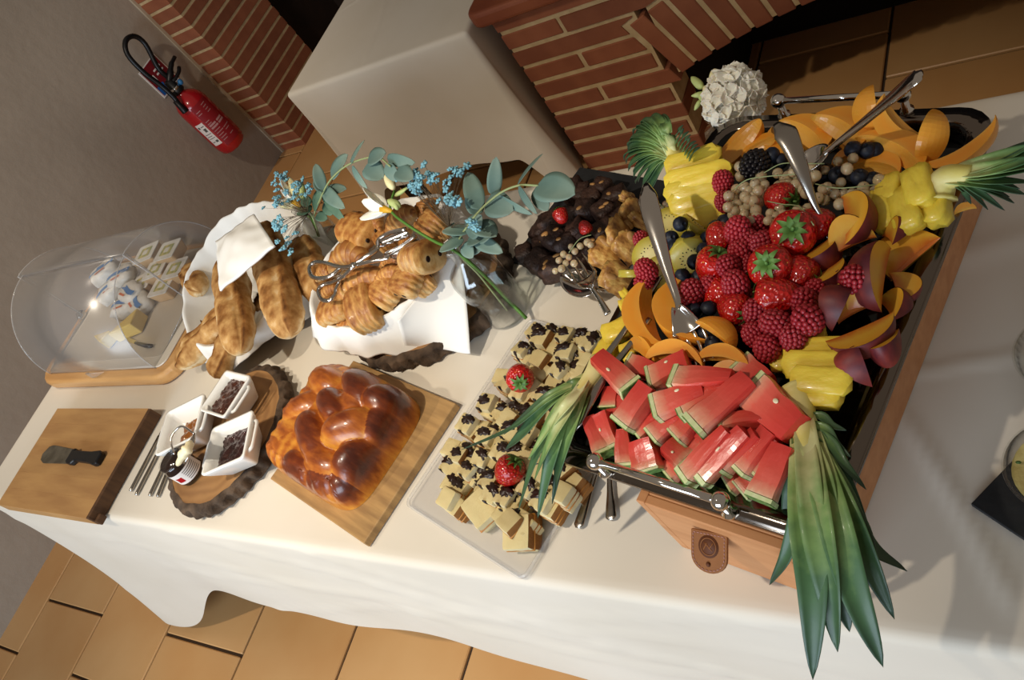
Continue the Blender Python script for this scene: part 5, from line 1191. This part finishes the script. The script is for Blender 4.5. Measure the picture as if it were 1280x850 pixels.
def crown(label, core, leaves, rcore):
    t = thing('pineapple', label, 'pineapple'); P = spl(core, 12)
    mb = MB(); mb.tube(P, [rcore*(1-.55*i/12) for i in range(13)], 12); mb.build('core', 'core', t)
    for (pts, wd, tw, lo, hi) in leaves: blade(t, pts, wd, tw, lo=lo, hi=hi)
    return t
# hanging crown at the front right
base = at(1000, 500, .945); b1 = at(1003, 530, .95); lv = []
for (mid, tip, wd, tw, lo, hi) in [
        (((1008, 640, .955), (1016, 740, .93)), (1016, 850, .875), .017, .3, .0, .95), (((1020, 640, .962), (1035, 730, .935)), (1047, 815, .885), .016, -.2, .05, .8), (((1040, 640, .958), (1070, 745, .925)), (1104, 834, .875), .016, .2, .05, .95), (((1048, 620, .955), (1085, 700, .925)), (1118, 774, .88), .013, -.3, .05, 1),
        (((1050, 610, .95), (1085, 680, .92)), (1134, 714, .89), .010, .5, .1, 1), (((1000, 620, .945), (985, 690, .91)), (962, 731, .87), .009, .2, .3, 1), (((995, 590, .94), (987, 630, .92)), (982, 655, .905), .010, 0, .4, 1), (((1040, 570, .952), (1058, 600, .94)), (1086, 660, .92), .007, .2, .1, 1),
        (((1035, 550, .955), (1055, 580, .95)), (1083, 612, .935), .006, .2, .2, 1), (((1030, 535, .955), (1045, 555, .953)), (1064, 572, .95), .005, 0, .2, 1), (((1025, 520, .952), (1040, 532, .952)), (1058, 538, .955), .005, 0, .2, 1), (((1028, 600, .96), (1040, 660, .945)), (1050, 720, .92), .012, -.4, .05, .75),
        (((1012, 600, .965), (1022, 680, .95)), (1030, 745, .92), .012, .1, .0, .62), (((1005, 590, .95), (1000, 650, .93)), (1003, 700, .90), .012, .4, .3, 1), (((1060, 640, .945), (1080, 680, .93)), (1092, 720, .91), .012, .2, .4, 1), (((1030, 660, .945), (1050, 740, .92)), (1062, 790, .895), .012, .2, .4, 1)]:
    bp = b1+V((R.uniform(-.008, .008), R.uniform(-.006, .006), R.uniform(-.004, .006))); lv.append(([bp]+[at(*q) for q in mid]+[at(*tip)], wd, tw, lo, hi))
crown('green pineapple crown hanging over the tray rim beside the leather tab', [base+V((-.005, .012, .0)), base, b1, at(1008, 570, .95)], lv, .020)
# crown over the sponge cubes
b1 = at(735, 478, .945); lv = []
for (mid, tip, wd, tw, lo, hi) in [
        (((705, 520, .955), (690, 570, .94)), (672, 648, .88), .012, .3, .0, .8), (((700, 515, .955), (672, 570, .93)), (648, 638, .875), .012, -.3, .0, .85), (((690, 500, .955), (655, 540, .93)), (632, 562, .90), .010, .3, .1, .95), (((685, 500, .96), (640, 535, .94)), (577, 562, .90), .0045, 0, .1, 1), (((695, 490, .96), (665, 512, .95)), (630, 543, .93), .006, .3, .1, 1),
        (((718, 480, .955), (695, 492, .945)), (670, 508, .93), .007, .3, .2, 1), (((715, 530, .955), (700, 580, .93)), (695, 610, .90), .011, 0, .1, .8), (((712, 510, .965), (690, 550, .955)), (668, 600, .92), .010, -.2, -.1, .5), (((715, 500, .97), (690, 530, .96)), (660, 575, .93), .008, .1, -.1, .4), (((722, 520, .955), (705, 560, .935)), (690, 630, .885), .010, .2, .2, .9)]:
    bp = b1+V((R.uniform(-.008, .008), R.uniform(-.008, .008), R.uniform(-.004, .006))); lv.append(([bp]+[at(*q) for q in mid]+[at(*tip)], wd, tw, lo, hi))
crown('green pineapple crown lying over the sponge cubes', [at(752, 455, .935), at(745, 465, .942), b1, at(722, 495, .95)], lv, .017)
# curled crown at the back left
b1 = at(843, 195, .965); lv = []
for k in range(26):
    f = k/25; a = radians(100+150*f); px, py = 843+42*cos(a)*(1.0+.25*R.random()), 188-42*sin(a)*(.9+.3*R.random()); px -= 8; z = 1.0-.05*f
    mx_, my_ = 843+(px-843)*.55, 188+(py-188)*.55-6
    lv.append(([b1+V((R.uniform(-.008, .008), R.uniform(-.008, .008), 0)), at(mx_, my_, z+.012), at(px, py, z-.008), at(px-5, py+10, z-.022)], R.uniform(.006, .009), R.uniform(-.5, .5), .05, 1))
for k in range(8): f = k/7; lv.append(([at(843+20*f, 175+25*f, .985), at(848+20*f, 165+25*f, 1.0), at(853+20*f+R.uniform(-2, 4), 156+28*f, 1.005)], .005, .2, .3, 1))
crown('curled pineapple crown beside the white hydrangea', [at(862, 225, .955), at(850, 208, .96), b1, at(836, 172, .985)], lv, .021)
# crown sticking out at the right
b1 = at(1185, 222, .972); lv = []
for (m1, tip, wd, lo, hi) in [((1230, 205, .985), (1292, 180, .99), .010, -.1, .6), ((1232, 213, .985), (1300, 196, .985), .010, -.1, .7), ((1235, 220, .98), (1296, 212, .975), .009, 0, .8), ((1232, 226, .978), (1292, 228, .965), .008, 0, .9), ((1230, 230, .975), (1282, 243, .955), .008, .05, 1), ((1225, 232, .972), (1268, 254, .945), .007, .05, 1), ((1215, 234, .97), (1256, 263, .94), .005, .1, 1), ((1208, 235, .965), (1235, 262, .94), .005, .1, 1), ((1202, 236, .965), (1214, 255, .94), .004, .1, 1), ((1240, 200, .985), (1300, 172, .99), .007, .3, 1), ((1225, 222, .978), (1275, 236, .96), .007, 0, .9), ((1236, 215, .982), (1305, 205, .98), .009, -.1, .6), ((1220, 230, .975), (1262, 246, .95), .006, .0, 1), ((1236, 208, .984), (1296, 188, .985), .009, -.1, .7)]:
    lv.append(([b1+V((R.uniform(-.008, .008), R.uniform(-.010, .010), R.uniform(-.004, .004))), at(*m1), at(*tip)], wd, R.uniform(-.4, .4), lo, hi))
crown('pineapple crown sticking out of the yellow chunks over bare cloth', [at(1170, 250, .955), at(1172, 240, .96), b1, at(1215, 218, .978)], lv, .022)

# ------------------------------------------------------------------ kiwi
def kiwi_mat():
    m = mat('kiwi_flesh', '#c9b84e', .35, coat=.2, sss=.2, rnd=.06); nt = m.node_tree; N = nt.nodes; L = nt.links; b = N['Principled BSDF']
    a = N.new('ShaderNodeAttribute'); a.attribute_name = 'bake'; r = N.new('ShaderNodeValToRGB'); e = r.color_ramp.elements
    e[0].position = .2; e[0].color = (*lin('#dccf8a'), 1); e[1].position = .9; e[1].color = (*lin('#b8a83c'), 1); L.new(a.outputs['Fac'], r.inputs[0]); L.new(r.outputs[0], b.inputs['Base Color'])
kiwi_mat(); mat('kiwi_seed', '#14110c', .4)
mb = MB(); mb.lathe([(0, -.12), (.2, -.12), (.48, -.12), (.5, -.09), (.5, .09), (.48, .12), (.2, .12), (0, .12)], 26); mb.a = [min(1, sqrt(q.x**2+q.y**2)*2) for q in mb.v]; KIW = mb.mesh('kiwi', 'kiwi_flesh', bake=True, weld=.0005)
mb = MB()
for k in range(22):
    a = 2*pi*k/22; rr_ = .2+.05*(k % 2); mb.ball((rr_*cos(a), rr_*sin(a), .121), (.022, .012, .012), 6, 4, rot=Matrix.Rotation(a, 3, 'Z'))
KSD = mb.mesh('seeds', 'kiwi_seed')
Ee = lambda x, y: (760+x/3.865, 220+y/3.865)
for i, (x, y, z, s_, tx2, tz2) in enumerate([(215, 390, .94, .055, .5, .3), (300, 240, .94, .055, .3, 1.2), (400, 390, .938, .058, 1.25, .5), (430, 250, .94, .05, 1.1, 2.3), (125, 470, .935, .042, .9, 3.0), (250, 470, .935, .05, .2, .8), (350, 300, .93, .05, .1, 0), (480, 240, .93, .045, .4, 0)]):
    o = inst('kiwi_slice', KIW, Matrix.Translation(at(*Ee(x, y), z)) @ Matrix.Rotation(tz2, 4, 'Z') @ Matrix.Rotation(tx2, 4, 'X') @ Matrix.Diagonal((s_, s_, s_, 1)), [('seeds', KSD)], 'pale yellow kiwi slice with black seeds under the serving fork', 'kiwi', 'kiwi slices'); o.children[0]['kind'] = 'stuff'

# ------------------------------------------------------------------ berries on the tray
Hh = lambda x, y: (880+x/5.314, 180+y/5.314)
strawberry(*Hh(595, 600), .968, 0.0519, 'largest strawberry with star-shaped calyx below the currants', (.55, .5))
strawberry(*Ee(790, 440), .970, 0.0484, 'bright orange-red strawberry with calyx amid the raspberries', (.5, .2))
strawberry(*Ee(510, 430), .962, 0.0425, 'dark glossy strawberry beside the blueberries', (.7, 2.0)); strawberry(*Ee(545, 300), .962, 0.0354, 'small strawberry below the currants by the blueberries', (2.4, .5))
strawberry(*Ee(810, 585), .962, 0.0448, 'strawberry lying on its side with no leaves showing', (1.6, 4.6)); strawberry(*Ee(615, 640), .955, 0.0378, 'orange-tinted strawberry near the berry heap centre', (1.5, 1.0))
strawberry(*Ee(930, 470), .955, 0.0401, 'strawberry tucked against the peach slices', (1.9, 1.0)); strawberry(*Ee(840, 110), .955, 0.0401, 'strawberry half hidden by the currant bunch', (1.4, 1)); strawberry(*Hh(735, 540), .958, 0.0401, 'strawberry behind the largest strawberry', (1.5, 5)); strawberry(*Ee(540, 570), .948, 0.0378, 'deep-lying strawberry under the raspberries', (1.2, 2)); strawberry(*Ee(900, 560), .945, 0.0378, 'strawberry wedged under the raspberries by the peaches', (1.4, 3)); strawberry(*Ee(700, 470), .945, 0.0354, 'strawberry hidden below the centre of the heap', (1.1, 0))
LR = 'matte red raspberry heaped in the middle of the fruit tray'
for (x, y, z, s_) in [(555, 30, .965, .024), (565, 128, .958, .022), (625, 262, .975, .027), (685, 320, .962, .026), (760, 325, .972, .027), (640, 378, .962, .026), (585, 438, .968, .026), (617, 528, .968, .028), (405, 562, .962, .027), (715, 660, .96, .026), (812, 715, .965, .028), (945, 605, .96, .027), (968, 695, .97, .030), (898, 785, .962, .026), (770, 835, .955, .026), (712, 770, .955, .024), (700, 440, .955, .024), (860, 640, .945, .026), (500, 540, .955, .025), (720, 250, .955, .026), (650, 590, .945, .026), (1010, 560, .95, .024), (870, 500, .95, .022), (780, 560, .94, .024), (660, 700, .94, .024)]:
    raspberry(*Ee(x, y), z, s_*1.04, LR, 'raspberries in the heap')
raspberry(*Ee(185, 455), .962, .026, 'raspberry sitting on the kiwi with its hollow up'); raspberry(*Ee(175, 520), .95, .024, 'raspberry squeezed between kiwi and cantaloupe'); raspberry(*Fp(290, 392), .975, .029, 'single raspberry resting on the peach slices'); raspberry(*Ee(165, 310), .94, .022, 'raspberry half hidden behind the kiwi by the almond tarts')
LBl = 'dark blueberry scattered between the kiwi and the strawberries'
for (x, y, z) in [(350, 232, .965), (305, 300, .958), (388, 300, .958), (325, 340, .955), (465, 358, .955), (420, 415, .955), (360, 482, .955), (440, 490, .952), (520, 250, .955), (562, 222, .95), (482, 300, .95), (300, 330, .945), (470, 420, .945)]: blueberry(*Ee(x, y), z, .0205, LBl, 'blueberries by the kiwi')
LB2 = 'dark blueberry in the cluster beside the cantaloupe ring'
for (x, y, z) in [(415, 650, .952), (486, 640, .954), (370, 655, .945), (432, 765, .948), (470, 758, .95), (510, 805, .948), (440, 720, .945), (545, 790, .945), (400, 705, .94), (480, 700, .944), (400, 770, .94), (450, 810, .94), (520, 750, .94), (490, 830, .94), (420, 600, .94), (470, 590, .94)]: blueberry(*Ee(x, y), z, .0205, LB2, 'blueberries by the cantaloupe ring')
LB3 = 'dark blueberry among the white currants'
for (x, y, z) in [(410, 412, .962), (480, 418, .955), (520, 418, .95), (335, 535, .955), (443, 547, .957), (505, 560, .95), (20, 440, .96), (200, 640, .94), (130, 660, .94), (520, 600, .945), (60, 470, .95), (280, 520, .945), (240, 560, .94)]: blueberry(*Dd(x, y), z, .0215, LB3, 'blueberries among the currants')
mat('blackberry_skin', '#0d0910', .35, coat=.3)
mbm = RASP.copy(); mbm.materials.clear(); mbm.materials.append(MATS['blackberry_skin'])
inst('blackberry', mbm, Matrix.Translation(at(*Cc(780, 530), .965)) @ Matrix.Rotation(1.3, 4, 'X') @ Matrix.Diagonal((.040, .034, .044, 1)), (), 'single black blackberry beside the back cantaloupe wedges', 'blackberry')
hz = lambda L_, z0, z1: [(*Hh(x, y), z0+(z1-z0)*R.random()) for x, y in L_]
currants('large white currant bunch beside the curled pineapple', [(*Hh(190, 310), .972), (*Hh(280, 240), .985), (*Hh(420, 215), .988), (*Hh(630, 200), .985)], hz([(200, 370), (270, 285), (340, 262), (215, 300), (400, 270), (420, 315), (495, 280), (370, 388), (275, 350), (335, 335), (165, 345), (160, 420), (205, 445), (230, 400), (300, 400), (270, 470), (345, 440), (310, 515), (350, 490), (260, 440), (220, 370), (180, 390), (300, 310), (360, 310), (395, 350), (240, 330), (290, 370), (190, 470), (330, 380)], .955, .972))
currants('white currant bunch crossed by the dark red handle', [(*Hh(400, 190), .975), (*Hh(520, 130), .98), (*Hh(700, 130), .985), (*Hh(800, 130), .98)], hz([(490, 195), (555, 210), (590, 190), (645, 250), (590, 310), (680, 325), (710, 160), (740, 212), (805, 175), (560, 260), (620, 220), (680, 190), (610, 270), (540, 240), (660, 300), (235, 150), (240, 215), (380, 215), (700, 250)], .955, .972))
currants('white currant bunch lying against the pineapple chunks', [(*Hh(740, 265), .975), (*Hh(860, 290), .98), (*Hh(960, 290), .978), (*Hh(1140, 270), .975)], hz([(820, 285), (875, 335), (910, 255), (985, 330), (1060, 290), (1065, 340), (1140, 315), (950, 165), (890, 115), (990, 95), (1165, 240), (800, 370), (900, 400), (1000, 370), (790, 300), (850, 310), (1030, 350), (930, 330), (760, 360)], .952, .968))
currants('sparse white currant sprig above the largest strawberry', [(*Hh(420, 380), .972), (*Hh(520, 400), .978), (*Hh(640, 420), .978), (*Hh(730, 540), .985)], hz([(525, 465), (505, 425), (440, 460), (425, 510), (620, 440), (690, 430), (480, 480), (560, 470), (700, 460)], .958, .968))
# ------------------------------------------------------------------ serving cutlery at the tray
def U(name, label, path, rad, flat, m='steel'): return utensil(name, label, [at(*q) for q in path], rad, flat, m=m)
t = U('serving_fork', 'large steel fork leaning handle-up over the kiwi slices', [(807, 230, 1.035), (813, 262, 1.03), (832, 330, .995), (846, 372, .975), (849, 388, .972)], [.004, .0125, .0125, .009, .0065, .0055, .0045, .005], [.4, .25, .28, .5, .7, .7, .5])
fork_head(t, at(847, 384, .98), at(868, 434, .962)-at(847, 382, .98), .019, .075)
t = U('serving_spoon', 'large steel spoon leaning handle-up against the melon wedges by the hydrangea', [(1153, 90, 1.085), (1135, 105, 1.075), (1080, 152, 1.02), (1040, 184, .985), (1030, 192, .978)], [.004, .0115, .0115, .008, .006, .005, .004, .0045], [.4, .25, .28, .5, .7, .7, .5])
spoon_head(t, at(1036, 188, .98), at(1002, 204, .965)-at(1036, 188, .98), .021, .062)
mat('steel_dark', '#5a2a22', .08, 1)
t = U('serving_knife', 'flared steel handle mirroring dark red fruit above the currants', [(970, 154, 1.045), (985, 172, 1.04), (1003, 215, 1.015), (1018, 255, .985), (1028, 272, .97)], [.004, .0135, .010, .006, .0035, .003], [.25, .28, .4, .6, .7, .6], 'steel_dull')
mb = MB(); q0, q1 = at(1026, 268, .972), at(1046, 300, .945); d = (q1-q0).normalized(); s_ = d.cross(V((0, 0, 1))).normalized()
mb.add([q0-s_*.003, q0+s_*.003, q1+s_*.012, q1-s_*.012], [(0, 1, 2, 3)]); mb.build('blade', 'steel', t, solid=.001)
t = U('serving_spoon', 'dark steel handle sloping off the tray rim over the sponge cubes', [(716, 536, .945), (724, 520, .948), (750, 480, .946), (790, 428, .95), (812, 398, .95)], [.006, .0115, .009, .005, .004, .004], [.25, .3, .45, .7, .7, .6], 'steel_dull')
t2 = U('serving_fork', 'slim steel fork handle crossing under the cantaloupe ring', [(745, 462, .935), (790, 400, .94), (826, 345, .945)], [.006, .0045, .004], [.3, .5, .6], 'steel_dull')
fork_head(t2, at(824, 385, .935), at(838, 405, .93)-at(824, 385, .935), .012, .03)
for nm, lab, a, b in [('table_fork', 'steel fork handle lying under the tray rim beside the sponge slices', (722, 660), (742, 600)), ('table_spoon', 'steel spoon handle lying under the tray rim beside the wooden box', (764, 650), (762, 600))]:
    p0, p1 = at(*a, .7555), at(*b, .757); d = p1-p0; utensil(nm, lab, [p0, p0+d*.12, p0+d*.5, p1, p1+d*.6], [.004, .0085, .0075, .005, .004, .0035], [.3, .3, .35, .5, .5, .5], m='steel_dull')

# ------------------------------------------------------------------ white hydrangea behind the tray
hv = bottle('small bottle holding the white hydrangea behind the tray', (1.985, .752, .7515), .03, .11, .013)
hy_ = thing('hydrangea', 'round white hydrangea head behind the fruit tray', 'flower')
hc = at(917, 122, .90)
mb = MB(); mb.tube([V((1.985, .752, .76)), hc-V((0, 0, .02))], .003, 8); mb.build('stem', 'stem_green', hy_)
mb = MB(); mb.ball(hc, .033, 12, 8); mb.build('flower_core', 'bud_green', hy_)
def floret_mesh(seed):
    rr = random.Random(seed); mb = MB()
    for k in range(4):
        mb.T = Matrix.Rotation(pi/2*k+rr.uniform(-.15, .15), 4, 'Z') @ Matrix.Rotation(rr.uniform(-.35, .1), 4, 'Y')
        mb.grid(lambda u, v: (.1+.9*u, (2*v-1)*.58*sin(pi*min(1, .12+u*.86))**.6, .25*u*u+.06*sin(v*5+seed)*u), 6, 6)
    mb.T = None; mb.ball((0, 0, .05), .08, 6, 4); return mb.mesh('floret', 'petal_white')
FL = [floret_mesh(i) for i in range(4)]
for i in range(44):
    zz = 1-1.65*(i+.5)/44; a = i*2.39996; rr_ = sqrt(max(0, 1-zz*zz)); n_ = V((rr_*cos(a), rr_*sin(a), zz))
    o = link('floret', FL[i % 4], hy_); o.matrix_local = Matrix.Translation(hc+n_*.036*R.uniform(.9, 1.12)) @ n_.to_track_quat('Z', 'Y').to_matrix().to_4x4() @ Matrix.Rotation(R.uniform(0, 6), 4, 'Z') @ Matrix.Diagonal((.021, .021, .021, 1)); mods(o, solid=.04)
freesia('freesia buds beside the white hydrangea', [(905, 150, .86), (893, 130, .88), (880, 118, .895)], None, [((893, 122, .895), (880, 108, .90), .010), ((896, 105, .90), (893, 86, .91), .011), ((882, 122, .895), (873, 118, .90), .0075), ((885, 117, .895), (864, 120, .90), .005), ((878, 110, .90), (864, 96, .905), .007), ((876, 125, .89), (868, 138, .885), .004), ((906, 104, .905), (912, 86, .91), .009)])

# ------------------------------------------------------------------ glass dishes at the right end
sr = thing('slate_plate', 'black slate square under the glass bowl of dip', 'slate', (2.438, .165, .7505), -.62)
mb = MB(); mb.box((0, 0, .003), (.13, .115, .006)); mb.build('slate_sheet', 'slate', sr, smooth=False, bevel=.001)
mat('dip', '#d2c483', .5, col2='#c4b470', nscale=40, bump=.6, bscale=50, bdist=.006); mat('herb', '#3d5a22', .6); mat('olive_green', '#9a9340', .3, col2='#868034', nscale=30, coat=.3, rnd=.15)
def gbowl(label, c, r, h):
    t = thing('glass_bowl', label, 'bowl', c); prof = [(r*.5, 0), (r*.62, .004), (r*.86, h*.5), (r, h), (r-.002, h+.001), (r*.86-.003, h*.5), (r*.5, .007)]
    mb = MB(); mb.lathe(prof, 40); mb.build('bowl_glass', 'glass', t); mb = MB(); mb.tube([(r*cos(2*pi*i/40), r*sin(2*pi*i/40), h) for i in range(41)], .0016, 8, False); mb.build('rim', 'glass', t); return t
g = gbowl('glass bowl of pale herbed dip on the black slate', (2.440, .178, .757), .052, .055)
dp = tag(link('herb_dip', None), 'pale yellow dip with herb flecks in the glass bowl', 'dip'); dp.location = (2.440, .178, .760)
mb = MB(); mb.grid(lambda u, v: (.046*u*cos(2*pi*v), .046*u*sin(2*pi*v), .040+.005*nz(u*3, cos(2*pi*v)*2, sin(2*pi*v)*2)+.004*(1-u)), 14, 30)
mb.grid(lambda u, v: ((.028+.018*u)*cos(2*pi*v), (.028+.018*u)*sin(2*pi*v), .008+.032*u), 4, 30); mb.build('dip_surface', 'dip', dp)
for i in range(10):
    a, rr_ = R.uniform(0, 6.3), R.uniform(.005, .042); mb = MB(); mb.ball((rr_*cos(a), rr_*sin(a), .045), (.003, .002, .0015), 6, 4); mb.build('herb_fleck', 'herb', dp)
gbowl('glass bowl of green olives near the dip', (2.447, .315, .7515), .052, .055)
for i, (dx, dy, z) in enumerate([(-.025, .012, .79), (-.028, -.014, .79), (-.005, -.025, .79), (.0, .002, .795), (-.008, .028, .79), (.02, .015, .79), (.02, -.015, .79), (-.015, 0, .775), (.01, .03, .785)]):
    o = thing('olive', 'whole green olive in the glass bowl', 'olive', (2.447+dx, .315+dy, z), R.uniform(0, 3), 'green olives in the bowl')
    mb = MB(); mb.ball((0, 0, 0), (.013, .0105, .0105), 12, 8); mb.build('olive_flesh', 'olive_green', o); mb = MB(); mb.ball((.0125, 0, 0), (.0015, .003, .003), 8, 5); mb.build('stem_dimple', 'herb', o)
